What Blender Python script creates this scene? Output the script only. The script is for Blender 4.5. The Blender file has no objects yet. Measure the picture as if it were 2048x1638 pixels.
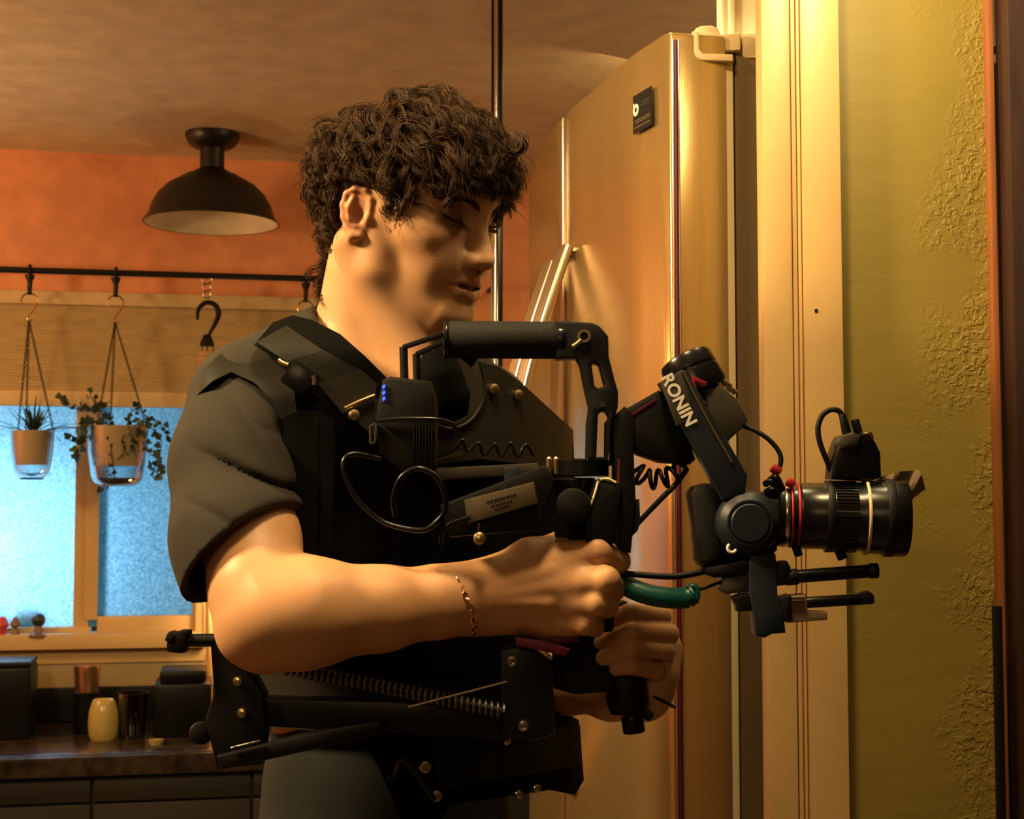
import bpy, bmesh, math, random
import numpy as np
from mathutils import Vector, Matrix, noise

random.seed(7); rng = np.random.default_rng(11)
scene = bpy.context.scene
C = scene.collection

# ------------------------------------------------------------------ camera
FPX = 3000.0                      # focal length in pixels of the 2048 x 1638 frame
CAM = Vector((0.0, 0.0, 1.42)); PITCH = math.radians(3.65)
cd = bpy.data.cameras.new('camera'); cam = bpy.data.objects.new('camera', cd); C.objects.link(cam)
cd.sensor_width = 36.0; cd.lens = 36.0 * FPX / 2048.0; cd.clip_start = 0.05
cd.dof.use_dof = True; cd.dof.focus_distance = 1.48; cd.dof.aperture_fstop = 20.0
cam.location = CAM; cam.rotation_euler = (math.radians(90) + PITCH, 0, 0)
scene.camera = cam
FW = Vector((0, math.cos(PITCH), math.sin(PITCH))); UP = Vector((0, -math.sin(PITCH), math.cos(PITCH)))

def ray(px, py):
    return Vector((1, 0, 0)) * ((px - 1024) / FPX) + FW + UP * ((819 - py) / FPX)
def at(px, py, Y):
    """world point seen at pixel (px, py) that lies in the plane y = Y"""
    d = ray(px, py); return CAM + d * (Y / d.y)
def atz(px, py, z):
    d = ray(px, py); return CAM + d * ((z - CAM.z) / d.z)

# ------------------------------------------------------------------ world, lights, exposure
vs = scene.view_settings
vs.view_transform = 'Standard'; vs.look = 'None'; vs.gamma = 1.0; vs.use_curve_mapping = False
vs.exposure = 0.0
w = bpy.data.worlds.new('world'); scene.world = w; w.use_nodes = True
bg = w.node_tree.nodes['Background']; bg.inputs[0].default_value = (0.10, 0.055, 0.02, 1); bg.inputs[1].default_value = 0.25

def area(name, loc, target, size, power, col, size_y=None):
    l = bpy.data.lights.new(name, 'AREA'); l.energy = power; l.color = col
    l.shape = 'RECTANGLE' if size_y else 'DISK'; l.size = size
    if size_y: l.size_y = size_y
    o = bpy.data.objects.new(name, l); C.objects.link(o); o.location = loc
    o.rotation_euler = (Vector(target) - Vector(loc)).to_track_quat('-Z', 'Y').to_euler()
    return o
def point(name, loc, radius, power, col):
    l = bpy.data.lights.new(name, 'POINT'); l.energy = power; l.color = col; l.shadow_soft_size = radius
    o = bpy.data.objects.new(name, l); C.objects.link(o); o.location = loc; return o
WARM = (1.0, 0.60, 0.22)
# ceiling lamp of the photographer's room, up to the left and a little behind the person
area('key_ceiling_lamp', (-1.22, 1.22, 2.32), (-0.25, 1.45, 1.35), 0.26, 46, (1.0, 0.68, 0.32))
# small lamp on the ceiling right above the rig
area('overhead_lamp', (-0.02, 1.10, 2.46), (-0.04, 1.28, 0.5), 0.20, 13, (1.0, 0.70, 0.34))
# added weak fill behind the camera, keeps the shirt readable
area('front_fill', (-0.7, -1.2, 2.3), (0.0, 1.5, 1.3), 0.8, 5, (1.0, 0.66, 0.32))
# lamp above the door casing on the right
point('lamp_over_casing', (0.37, 1.50, 2.16), 0.06, 7.0, (1.0, 0.80, 0.42))
# added light near the refrigerator to brighten the end panel and hair
area('panel_fill_light', (0.10, 2.02, 2.46), (0.16, 2.06, 0.5), 0.12, 7, (1.0, 0.74, 0.36))
# kitchen lamps: a low lamp to the left, a counter lamp by the window wall
point('kitchen_side_lamp', (-2.05, 3.30, 1.95), 0.12, 30, (1.0, 0.62, 0.26))
point('counter_lamp', (-0.80, 4.50, 1.12), 0.05, 3.5, (1.0, 0.66, 0.30))
point('ceiling_fill_light', (0.95, 3.2, 1.9), 0.1, 6, (1.0, 0.66, 0.30))  # added uplight, out of view, lifts the dark part of the ceiling
area('kitchen_ceiling_lamp', (0.45, 3.6, 2.46), (0.0, 4.3, 0.8), 0.5, 8, WARM)
# blue floodlight and street light outside the window
area('outdoor_blue', (-0.9, 6.6, 1.6), (-1.0, 4.6, 1.4), 2.2, 24, (0.005, 0.40, 0.60))
point('outdoor_street_light', (-1.68, 4.80, 1.28), 0.05, 26, (0.50, 0.80, 1.0))

# ------------------------------------------------------------------ materials
def mat(name, col, rough=0.5, metal=0.0, var=0.12, vscale=12.0, bump=0.0, bscale=60.0, spec=0.5, coat=0.0, sss=0.0, emit=None, estr=0.0, trans=0.0, stretch=None):
    m = bpy.data.materials.new(name); m.use_nodes = True
    nt = m.node_tree; b = nt.nodes['Principled BSDF']
    b.inputs['Roughness'].default_value = rough; b.inputs['Metallic'].default_value = metal
    b.inputs['Specular IOR Level'].default_value = spec
    if coat: b.inputs['Coat Weight'].default_value = coat
    if trans: b.inputs['Transmission Weight'].default_value = trans
    if sss:
        b.inputs['Subsurface Weight'].default_value = sss
        b.inputs['Subsurface Radius'].default_value = (0.010, 0.0035, 0.0015)
        b.inputs['Subsurface Scale'].default_value = 0.6
    if emit:
        b.inputs['Emission Color'].default_value = (*emit, 1); b.inputs['Emission Strength'].default_value = estr
    tc = nt.nodes.new('ShaderNodeTexCoord'); mp = nt.nodes.new('ShaderNodeMapping')
    nt.links.new(tc.outputs['Object'], mp.inputs['Vector'])
    if stretch: mp.inputs['Scale'].default_value = stretch
    n = nt.nodes.new('ShaderNodeTexNoise'); n.inputs['Scale'].default_value = vscale; n.inputs['Detail'].default_value = 4
    nt.links.new(mp.outputs['Vector'], n.inputs['Vector'])
    r = nt.nodes.new('ShaderNodeValToRGB')
    r.color_ramp.elements[0].position = 0.3; r.color_ramp.elements[1].position = 0.7
    r.color_ramp.elements[0].color = (*[c * (1 - var) for c in col], 1)
    r.color_ramp.elements[1].color = (*[min(1, c * (1 + var)) for c in col], 1)
    nt.links.new(n.outputs['Fac'], r.inputs['Fac']); nt.links.new(r.outputs['Color'], b.inputs['Base Color'])
    if bump:
        n2 = nt.nodes.new('ShaderNodeTexNoise'); n2.inputs['Scale'].default_value = bscale; n2.inputs['Detail'].default_value = 3
        nt.links.new(mp.outputs['Vector'], n2.inputs['Vector'])
        bp = nt.nodes.new('ShaderNodeBump'); bp.inputs['Strength'].default_value = bump; bp.inputs['Distance'].default_value = 0.004
        nt.links.new(n2.outputs['Fac'], bp.inputs['Height']); nt.links.new(bp.outputs['Normal'], b.inputs['Normal'])
    return m

M = {}
M['ceiling'] = mat('ceiling_paint', (0.62, 0.52, 0.33), 0.9, bump=0.25, bscale=90)
M['orange'] = mat('orange_wall_paint', (0.80, 0.35, 0.18), 0.85, bump=0.2, bscale=70)
M['cream'] = mat('cream_gloss_paint', (0.68, 0.44, 0.18), 0.38, var=0.05, bump=0.05)
M['window_paint'] = mat('window_cream_paint', (0.58, 0.39, 0.17), 0.4, var=0.05)
M['white_paint'] = mat('white_gloss_paint', (0.85, 0.78, 0.62), 0.35, var=0.04)
M['floor'] = mat('dark_wood_floor', (0.10, 0.06, 0.03), 0.5, stretch=(1, 12, 1))
M['door_wood'] = mat('dark_brown_wood', (0.035, 0.012, 0.008), 0.5, stretch=(8, 8, 0.6), var=0.3)
M['edge_wood'] = mat('reddish_wood_edge', (0.30, 0.10, 0.03), 0.5, stretch=(8, 8, 0.6), var=0.2)
M['black'] = mat('black_plastic', (0.0045, 0.0045, 0.0045), 0.5, bump=0.1, bscale=900, spec=0.25)
M['black_gloss'] = mat('black_gloss_plastic', (0.004, 0.004, 0.0045), 0.25, spec=0.4)
M['black_metal'] = mat('black_anodised_metal', (0.006, 0.006, 0.007), 0.4, spec=0.35)
M['navy'] = mat('dark_slate_metal', (0.010, 0.016, 0.024), 0.45, spec=0.35)
M['grey_plate'] = mat('dark_grey_plate', (0.050, 0.044, 0.030), 0.42, spec=0.4)
M['rubber'] = mat('black_foam_rubber', (0.006, 0.0065, 0.0055), 0.7, bump=0.25, bscale=900, spec=0.3)
M['chrome'] = mat('chrome', (0.8, 0.75, 0.66), 0.16, metal=1.0, var=0.03)
M['steel'] = mat('brushed_stainless', (0.46, 0.32, 0.13), 0.21, metal=0.7, var=0.05, vscale=4, stretch=(90, 90, 1.5), bump=0.03, bscale=8)
M['handle_steel'] = mat('polished_handle_steel', (0.82, 0.72, 0.58), 0.22, metal=1.0, var=0.03)
M['beige_plastic'] = mat('beige_plastic', (0.62, 0.47, 0.26), 0.5, var=0.05)
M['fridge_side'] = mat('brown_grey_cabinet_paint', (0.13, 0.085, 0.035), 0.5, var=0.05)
M['gasket'] = mat('pale_gasket', (0.75, 0.62, 0.38), 0.6, var=0.05)
M['brass'] = mat('brass_snap', (0.85, 0.66, 0.32), 0.28, metal=1.0, var=0.08)
M['red'] = mat('red_anodised', (0.55, 0.03, 0.05), 0.4, metal=0.4)
M['magenta'] = mat('magenta_anodised', (0.11, 0.003, 0.025), 0.5)
M['white'] = mat('white_print', (0.85, 0.80, 0.70), 0.6, var=0.03)
M['leather'] = mat('black_leather', (0.018, 0.0155, 0.011), 0.5, bump=0.15, bscale=900, spec=0.3)
M['webbing'] = mat('black_webbing', (0.0095, 0.009, 0.0045), 0.6, bump=0.2, bscale=1200, spec=0.2)
M['vest'] = mat('black_vest_fabric', (0.0028, 0.003, 0.0027), 0.85, bump=0.2, bscale=900, spec=0.06)
M['label'] = mat('tan_label', (0.085, 0.060, 0.027), 0.6, var=0.08)
M['label_ink'] = mat('faded_ink', (0.03, 0.022, 0.012), 0.7)
M['teal'] = mat('teal_spiral_wrap', (0.0, 0.085, 0.075), 0.4, var=0.2)
M['cardboard'] = mat('brown_card', (0.22, 0.15, 0.09), 0.8)
M['spring'] = mat('dark_spring_steel', (0.22, 0.22, 0.16), 0.35, metal=0.9)
M['gold'] = mat('rose_gold', (0.95, 0.60, 0.38), 0.2, metal=1.0, var=0.03)
M['led'] = mat('blue_led', (0.05, 0.1, 0.9), 0.4, emit=(0.02, 0.06, 1.0), estr=3)
M['shade_black'] = mat('black_enamel', (0.008, 0.008, 0.009), 0.4)
M['shade_white'] = mat('white_enamel', (0.82, 0.74, 0.55), 0.22)
M['blind'] = mat('woven_blind_fabric', (0.50, 0.37, 0.18), 0.9, bump=0.4, bscale=300, stretch=(1, 1, 6))
M['blind_rail'] = mat('blind_rail_fabric', (0.66, 0.50, 0.27), 0.8)
M['pot'] = mat('cream_plant_pot', (0.74, 0.55, 0.34), 0.35, var=0.05)
M['soil'] = mat('soil', (0.03, 0.018, 0.01), 0.95, bump=0.6, bscale=200)
M['leaf_dark'] = mat('dark_green_leaf', (0.018, 0.040, 0.014), 0.45, var=0.35, vscale=30)
M['leaf'] = mat('green_leaf', (0.035, 0.075, 0.018), 0.45, var=0.35, vscale=30)
M['stone'] = mat('dark_marble', (0.032, 0.022, 0.015), 0.2, var=0.75, vscale=22)
M['cabinet'] = mat('dark_cabinet_paint', (0.014, 0.0115, 0.006), 0.5, var=0.1)
M['splash'] = mat('olive_backsplash', (0.30, 0.22, 0.10), 0.5, var=0.1)
M['appliance'] = mat('black_appliance', (0.003, 0.0027, 0.0024), 0.4, spec=0.2)
M['ochre'] = mat('ochre_ceramic', (0.42, 0.32, 0.10), 0.22)
M['copper'] = mat('copper_tumbler', (0.55, 0.30, 0.16), 0.25, metal=0.9)
M['wood'] = mat('pale_wood', (0.58, 0.34, 0.13), 0.5, stretch=(20, 20, 1.5), var=0.25)
M['jeans'] = mat('dark_denim', (0.005, 0.0078, 0.0072), 0.85, bump=0.12, bscale=1500, var=0.35, vscale=25)
M['stitch'] = mat('tan_stitching', (0.18, 0.14, 0.07), 0.8)
M['shoe'] = mat('black_shoe', (0.015, 0.015, 0.015), 0.6)
M['figure_red'] = mat('red_figurine_glaze', (0.5, 0.05, 0.04), 0.35)
M['figure_brown'] = mat('brown_figurine_glaze', (0.18, 0.10, 0.05), 0.4)
M['figure_dark'] = mat('dark_figurine_glaze', (0.02, 0.03, 0.03), 0.4)
M['teeth'] = mat('teeth', (0.55, 0.48, 0.36), 0.3)

def glass_mat(name, col, rough=0.02, alpha_mix=0.75):
    """thin clear plastic / glass: mostly straight-through with glossy rims"""
    m = bpy.data.materials.new(name); m.use_nodes = True; nt = m.node_tree
    out = nt.nodes['Material Output']; nt.nodes.remove(nt.nodes['Principled BSDF'])
    tr = nt.nodes.new('ShaderNodeBsdfTransparent'); tr.inputs[0].default_value = (*col, 1)
    gl = nt.nodes.new('ShaderNodeBsdfGlossy'); gl.inputs['Roughness'].default_value = rough
    lw = nt.nodes.new('ShaderNodeLayerWeight'); lw.inputs['Blend'].default_value = 0.35
    mx = nt.nodes.new('ShaderNodeMixShader')
    nt.links.new(lw.outputs['Facing'], mx.inputs[0]); nt.links.new(tr.outputs[0], mx.inputs[1]); nt.links.new(gl.outputs[0], mx.inputs[2])
    nt.links.new(mx.outputs[0], out.inputs[0]); return m
M['clear'] = glass_mat('clear_plastic', (0.90, 0.92, 0.92))
M['tumbler'] = glass_mat('tumbler_glass', (0.55, 0.45, 0.35), 0.05)

def pane_mat():
    """window glass covered in condensation: it scatters the light that falls on it from outside"""
    m = bpy.data.materials.new('misted_window_glass'); m.use_nodes = True; nt = m.node_tree
    out = nt.nodes['Material Output']; nt.nodes.remove(nt.nodes['Principled BSDF'])
    tc = nt.nodes.new('ShaderNodeTexCoord')
    vo = nt.nodes.new('ShaderNodeTexNoise'); vo.inputs['Scale'].default_value = 130; vo.inputs['Detail'].default_value = 5; vo.inputs['Roughness'].default_value = 0.7
    nt.links.new(tc.outputs['Object'], vo.inputs['Vector'])
    rp = nt.nodes.new('ShaderNodeValToRGB'); rp.color_ramp.elements[0].position = 0.32; rp.color_ramp.elements[1].position = 0.68
    rp.color_ramp.elements[0].color = (0.22, 0.42, 0.55, 1); rp.color_ramp.elements[1].color = (0.85, 0.95, 1.0, 1)
    nt.links.new(vo.outputs['Fac'], rp.inputs['Fac'])
    tl = nt.nodes.new('ShaderNodeBsdfTranslucent'); nt.links.new(rp.outputs['Color'], tl.inputs[0])
    tp = nt.nodes.new('ShaderNodeBsdfTransparent'); tp.inputs[0].default_value = (0.8, 0.9, 1, 1)
    gl = nt.nodes.new('ShaderNodeBsdfGlossy'); gl.inputs['Roughness'].default_value = 0.15
    m1 = nt.nodes.new('ShaderNodeMixShader'); m1.inputs[0].default_value = 0.07
    nt.links.new(tl.outputs[0], m1.inputs[1]); nt.links.new(tp.outputs[0], m1.inputs[2])
    m2 = nt.nodes.new('ShaderNodeMixShader'); m2.inputs[0].default_value = 0.04
    nt.links.new(m1.outputs[0], m2.inputs[1]); nt.links.new(gl.outputs[0], m2.inputs[2])
    nt.links.new(m2.outputs[0], out.inputs[0]); return m
M['pane'] = pane_mat()
def streak_mat():
    m = bpy.data.materials.new('water_streak'); m.use_nodes = True; nt = m.node_tree; out = nt.nodes['Material Output']; nt.nodes.remove(nt.nodes['Principled BSDF'])
    tl = nt.nodes.new('ShaderNodeBsdfTranslucent'); tl.inputs[0].default_value = (0.95, 1.0, 1.0, 1)
    tp = nt.nodes.new('ShaderNodeBsdfTransparent'); mx = nt.nodes.new('ShaderNodeMixShader'); mx.inputs[0].default_value = 0.8
    nt.links.new(tl.outputs[0], mx.inputs[1]); nt.links.new(tp.outputs[0], mx.inputs[2]); nt.links.new(mx.outputs[0], out.inputs[0]); return m
M['streak'] = streak_mat()

def plaster_mat():
    """olive wall paint over hand-trowelled plaster that is rough towards its right-hand edge"""
    m = mat('olive_plaster', (0.30, 0.222, 0.040), 0.55, var=0.08, vscale=3)
    nt = m.node_tree; b = nt.nodes['Principled BSDF']
    tc = nt.nodes.new('ShaderNodeTexCoord'); sx = nt.nodes.new('ShaderNodeSeparateXYZ')
    nt.links.new(tc.outputs['Object'], sx.inputs[0])
    mk = nt.nodes.new('ShaderNodeMapRange'); mk.inputs['From Min'].default_value = 0.47; mk.inputs['From Max'].default_value = 0.57
    nt.links.new(sx.outputs['X'], mk.inputs['Value'])
    big = nt.nodes.new('ShaderNodeTexNoise'); big.inputs['Scale'].default_value = 9; nt.links.new(tc.outputs['Object'], big.inputs['Vector'])
    ma = nt.nodes.new('ShaderNodeMath'); ma.operation = 'MULTIPLY_ADD'; ma.inputs[1].default_value = 5.0; ma.inputs[2].default_value = -2.7
    nt.links.new(big.outputs['Fac'], ma.inputs[0])
    ad = nt.nodes.new('ShaderNodeMath'); ad.operation = 'ADD'; ad.use_clamp = True
    nt.links.new(mk.outputs[0], ad.inputs[0]); nt.links.new(ma.outputs[0], ad.inputs[1])
    ml0 = nt.nodes.new('ShaderNodeMath'); ml0.operation = 'MULTIPLY'; nt.links.new(ad.outputs[0], ml0.inputs[0]); nt.links.new(mk.outputs[0], ml0.inputs[1])
    vor = nt.nodes.new('ShaderNodeTexNoise'); vor.inputs['Scale'].default_value = 130; vor.inputs['Detail'].default_value = 2; vor.inputs['Distortion'].default_value = 0.5
    nt.links.new(tc.outputs['Object'], vor.inputs['Vector'])
    rr = nt.nodes.new('ShaderNodeMapRange'); rr.inputs['From Min'].default_value = 0.47; rr.inputs['From Max'].default_value = 0.60
    nt.links.new(vor.outputs['Fac'], rr.inputs['Value'])
    ml = nt.nodes.new('ShaderNodeMath'); ml.operation = 'MULTIPLY'; nt.links.new(ml0.outputs[0], ml.inputs[0]); nt.links.new(rr.outputs[0], ml.inputs[1])
    mpn = nt.nodes.new('ShaderNodeMapping'); mpn.inputs['Scale'].default_value = (4, 4, 14); nt.links.new(tc.outputs['Object'], mpn.inputs['Vector'])
    wv = nt.nodes.new('ShaderNodeTexNoise'); wv.inputs['Scale'].default_value = 1.6; wv.inputs['Detail'].default_value = 4; nt.links.new(mpn.outputs[0], wv.inputs['Vector'])
    sm = nt.nodes.new('ShaderNodeMath'); sm.operation = 'MULTIPLY_ADD'; sm.inputs[1].default_value = 0.8; nt.links.new(wv.outputs['Fac'], sm.inputs[0]); nt.links.new(ml.outputs[0], sm.inputs[2])
    bp = nt.nodes.new('ShaderNodeBump'); bp.inputs['Strength'].default_value = 0.5; bp.inputs['Distance'].default_value = 0.004
    nt.links.new(sm.outputs[0], bp.inputs['Height']); nt.links.new(bp.outputs['Normal'], b.inputs['Normal'])
    return m
M['plaster'] = plaster_mat()

# ------------------------------------------------------------------ object helpers
def link(name, me, m, parent=None, smooth=True, angle=40):
    o = bpy.data.objects.new(name, me); C.objects.link(o)
    if m is not None:
        me.materials.clear(); me.materials.append(m)
    if smooth:
        me.polygons.foreach_set('use_smooth', [True] * len(me.polygons))
        if angle: me.set_sharp_from_angle(angle=math.radians(angle))
    if parent is not None:
        o.parent = parent
        o.location = -root_loc(parent)
    return o
def root_loc(p):
    v = Vector((0, 0, 0))
    while p is not None: v = v + p.location; p = p.parent
    return v
def tag(o, label=None, cat=None, group=None, kind=None):
    if label: o['label'] = label
    if cat: o['category'] = cat
    if group: o['group'] = group
    if kind: o['kind'] = kind
    return o
def thing(name, label, cat, loc, group=None):
    o = bpy.data.objects.new(name, None); C.objects.link(o); o.location = loc; o.empty_display_size = 0.05
    return tag(o, label, cat, group)
def bm_obj(name, bm, m, parent=None, smooth=True, angle=40):
    me = bpy.data.meshes.new(name); bmesh.ops.recalc_face_normals(bm, faces=bm.faces)
    bm.to_mesh(me); bm.free(); return link(name, me, m, parent, smooth, angle)

def add_box(bm, c, s, rot=None, bev=0.0, segs=2):
    r = bmesh.ops.create_cube(bm, size=1.0); vs_ = r['verts']
    mt = Matrix.Translation(Vector(c)) @ (rot.to_4x4() if rot is not None else Matrix.Identity(4)) @ Matrix.Diagonal((s[0], s[1], s[2], 1))
    bmesh.ops.transform(bm, matrix=mt, verts=vs_)
    if bev:
        ed = list({e for v in vs_ for e in v.link_edges})
        bmesh.ops.bevel(bm, geom=ed, offset=bev, segments=segs, profile=0.6, affect='EDGES')
def frame_from(d):
    d = Vector(d).normalized(); a = Vector((0, 0, 1)) if abs(d.z) < 0.9 else Vector((1, 0, 0))
    u = d.cross(a).normalized(); v = d.cross(u).normalized(); return u, v
def add_cyl(bm, p0, p1, r0, r1=None, segs=24, caps=True):
    p0 = Vector(p0); p1 = Vector(p1); r1 = r0 if r1 is None else r1
    u, v = frame_from(p1 - p0); A = []; B = []
    for i in range(segs):
        t = 2 * math.pi * i / segs; d = u * math.cos(t) + v * math.sin(t)
        A.append(bm.verts.new(p0 + d * r0)); B.append(bm.verts.new(p1 + d * r1))
    for i in range(segs):
        j = (i + 1) % segs; bm.faces.new((A[i], A[j], B[j], B[i]))
    if caps: bm.faces.new(A[::-1]); bm.faces.new(B)
def add_lathe(bm, prof, origin, axis=(0, 0, 1), segs=40):
    """prof: list of (radius, height along axis)"""
    origin = Vector(origin); ax = Vector(axis).normalized(); u, v = frame_from(ax); rings = []
    for (r, h) in prof:
        if r < 1e-6: rings.append([bm.verts.new(origin + ax * h)])
        else: rings.append([bm.verts.new(origin + ax * h + (u * math.cos(2 * math.pi * i / segs) + v * math.sin(2 * math.pi * i / segs)) * r) for i in range(segs)])
    for a, b in zip(rings, rings[1:]):
        for i in range(segs):
            j = (i + 1) % segs
            if len(a) == 1 and len(b) == 1: break
            if len(a) == 1: bm.faces.new((a[0], b[i], b[j]))
            elif len(b) == 1: bm.faces.new((a[i], a[j], b[0]))
            else: bm.faces.new((a[i], a[j], b[j], b[i]))
def catmull(pts, n=8):
    pts = [Vector(p) for p in pts]; P = [pts[0] * 2 - pts[1]] + pts + [pts[-1] * 2 - pts[-2]]; out = []
    for i in range(1, len(P) - 2):
        a, b, c, d = P[i - 1:i + 3]
        for k in range(n):
            t = k / n
            out.append(0.5 * ((2 * b) + (c - a) * t + (2 * a - 5 * b + 4 * c - d) * t * t + (3 * b - a - 3 * c + d) * t ** 3))
    out.append(pts[-1]); return out
def add_tube(bm, pts, r, segs=8, caps=True):
    """r: number or list; parallel-transport tube"""
    pts = [Vector(p) for p in pts]; n = len(pts)
    rs = r if isinstance(r, (list, tuple)) else [r] * n
    t0 = (pts[1] - pts[0]).normalized(); u, v = frame_from(t0); rings = []
    for i in range(n):
        t = (pts[min(i + 1, n - 1)] - pts[max(i - 1, 0)])
        t = t.normalized() if t.length > 1e-9 else t0
        u = (u - t * u.dot(t)).normalized(); v = t.cross(u); t0 = t
        rings.append([bm.verts.new(pts[i] + (u * math.cos(2 * math.pi * k / segs) + v * math.sin(2 * math.pi * k / segs)) * rs[i]) for k in range(segs)])
    for a, b in zip(rings, rings[1:]):
        for k in range(segs):
            j = (k + 1) % segs; bm.faces.new((a[k], a[j], b[j], b[k]))
    if caps: bm.faces.new(rings[0][::-1]); bm.faces.new(rings[-1])
def add_ball(bm, c, r, sub=2, scale=(1, 1, 1)):
    res = bmesh.ops.create_icosphere(bm, subdivisions=sub, radius=1.0)
    s = Matrix.Diagonal((r * scale[0], r * scale[1], r * scale[2], 1))
    bmesh.ops.transform(bm, matrix=Matrix.Translation(Vector(c)) @ s, verts=res['verts'])

def box(name, c, s, m, parent=None, rot=None, bev=0.002):
    bm = bmesh.new(); add_box(bm, c, s, rot, bev); return bm_obj(name, bm, m, parent)
def cyl(name, p0, p1, r0, m, parent=None, r1=None, segs=28, bev=0.0):
    bm = bmesh.new()
    if bev:
        p0 = Vector(p0); p1 = Vector(p1); L = (p1 - p0).length; r1 = r0 if r1 is None else r1
        add_lathe(bm, [(0, 0), (r0 - bev, 0), (r0 - bev * .3, bev * .3), (r0, bev), (r1, L - bev), (r1 - bev * .3, L - bev * .3), (r1 - bev, L), (0, L)], p0, p1 - p0, segs)
    else: add_cyl(bm, p0, p1, r0, r1, segs)
    return bm_obj(name, bm, m, parent)
def tube(name, pts, r, m, parent=None, segs=10, smooth_n=8):
    bm = bmesh.new(); P = catmull(pts, smooth_n) if smooth_n else [Vector(p) for p in pts]
    if isinstance(r, (list, tuple)):
        k = [i / (len(P) - 1) * (len(r) - 1) for i in range(len(P))]
        r = [r[int(t)] + (r[min(int(t) + 1, len(r) - 1)] - r[int(t)]) * (t - int(t)) for t in k]
    add_tube(bm, P, r, segs); return bm_obj(name, bm, m, parent, angle=60)
def lathe(name, prof, origin, m, parent=None, axis=(0, 0, 1), segs=40, angle=35):
    bm = bmesh.new(); add_lathe(bm, prof, origin, axis, segs); return bm_obj(name, bm, m, parent, angle=angle)

def prism(name, loops, Y0, Y1, m, parent=None, bev=0.0015, smooth_n=0):
    """solid with the outline given in pixels at depth Y0, running back to depth Y1 (holes: further loops)"""
    if not isinstance(loops[0][0], (tuple, list)): loops = [loops]
    cu = bpy.data.curves.new(name, 'CURVE'); cu.dimensions = '2D'; cu.fill_mode = 'BOTH'
    cu.extrude = max(1e-4, (Y1 - Y0) / 2 - bev); cu.bevel_depth = bev; cu.bevel_resolution = 1; cu.offset = -bev
    for lp in loops:
        P = [at(x, y, Y0) for x, y in lp]
        if smooth_n: P = catmull(P + [P[0]], smooth_n)[:-1]
        sp = cu.splines.new('POLY'); sp.points.add(len(P) - 1); sp.use_cyclic_u = True
        for q, p in zip(sp.points, P): q.co = (p.x, p.z, 0, 1)
    to = bpy.data.objects.new(name + '_curve', cu); C.objects.link(to)
    me = bpy.data.meshes.new_from_object(to.evaluated_get(bpy.context.evaluated_depsgraph_get()))
    bpy.data.objects.remove(to); bpy.data.curves.remove(cu)
    me.transform(Matrix(((1, 0, 0, 0), (0, 0, 1, (Y0 + Y1) / 2), (0, 1, 0, 0), (0, 0, 0, 1))))
    bm = bmesh.new(); bm.from_mesh(me); bmesh.ops.remove_doubles(bm, verts=bm.verts, dist=1e-6); me.name = name
    bmesh.ops.recalc_face_normals(bm, faces=bm.faces); bm.to_mesh(me); bm.free()
    return link(name, me, m, parent, True, 30)

def fill_grid(pts, step):
    """triangulated fill of a pixel polygon with inner points -> (list of 2D pts, list of faces)"""
    from mathutils.geometry import delaunay_2d_cdt
    P = []
    n = len(pts)
    for i in range(n):
        a = Vector(pts[i]); b = Vector(pts[(i + 1) % n]); k = max(1, int((b - a).length / step))
        for j in range(k): P.append(a + (b - a) * (j / k))
    nb = len(P); edges = [(i, (i + 1) % nb) for i in range(nb)]
    xs = [p.x for p in P]; ys = [p.y for p in P]
    def inside(x, y):
        c = False
        for i in range(n):
            x0, y0 = pts[i]; x1, y1 = pts[(i + 1) % n]
            if (y0 > y) != (y1 > y) and x < (x1 - x0) * (y - y0) / (y1 - y0) + x0: c = not c
        return c
    Q = []
    y = min(ys) + step / 2; row = 0
    while y < max(ys):
        x = min(xs) + (step / 2 if row % 2 else 0)
        while x < max(xs):
            if inside(x, y) and min((p.x - x) ** 2 + (p.y - y) ** 2 for p in P) > (step * .55) ** 2: Q.append(Vector((x, y)))
            x += step
        y += step * .87; row += 1
    r = delaunay_2d_cdt(P + Q, edges, [], 1, 1e-4)
    return r[0], r[2]
def shell(name, pts, fn, thick, m, parent=None, step=14, smooth_n=0, bulge=0.0):
    """sheet of real thickness whose outline is given in pixels and whose surface is fn(px, py) -> point"""
    if smooth_n: pts = [(p.x, p.y) for p in catmull([Vector((x, y, 0)) for x, y in pts + [pts[0]]], smooth_n)[:-1]]
    V, F = fill_grid(pts, step); n = len(V)
    front = [Vector(fn(v.x, v.y)) for v in V]
    back = [p + (p - CAM).normalized() * thick for p in front]
    me = bpy.data.meshes.new(name); bm = bmesh.new()
    a = [bm.verts.new(p) for p in front]; b = [bm.verts.new(p) for p in back]; bm.verts.ensure_lookup_table()
    for f in F:
        bm.faces.new([a[i] for i in f]); bm.faces.new([b[i] for i in reversed(f)])
    bd = [e for e in bm.edges if e.is_boundary and e.verts[0].index < 0 or e.is_boundary]
    ia = {v: i for i, v in enumerate(a)}
    for e in list(bd):
        if e.verts[0] in ia and e.verts[1] in ia:
            i, j = ia[e.verts[0]], ia[e.verts[1]]; bm.faces.new((a[i], a[j], b[j], b[i]))
    bmesh.ops.recalc_face_normals(bm, faces=bm.faces); bm.to_mesh(me); bm.free()
    return link(name, me, m, parent, True, 35)

def text_mesh(name, body, size, mtx, m, parent, thick=0.0004, bold=0.0):
    cu = bpy.data.curves.new(name, 'FONT'); cu.body = body; cu.size = size; cu.extrude = thick; cu.offset = bold
    cu.align_x = 'CENTER'; cu.align_y = 'CENTER'
    to = bpy.data.objects.new(name + '_curve', cu); C.objects.link(to)
    me = bpy.data.meshes.new_from_object(to.evaluated_get(bpy.context.evaluated_depsgraph_get()))
    bpy.data.objects.remove(to); bpy.data.curves.remove(cu); me.name = name
    me.transform(mtx); return link(name, me, m, parent, False)
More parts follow.
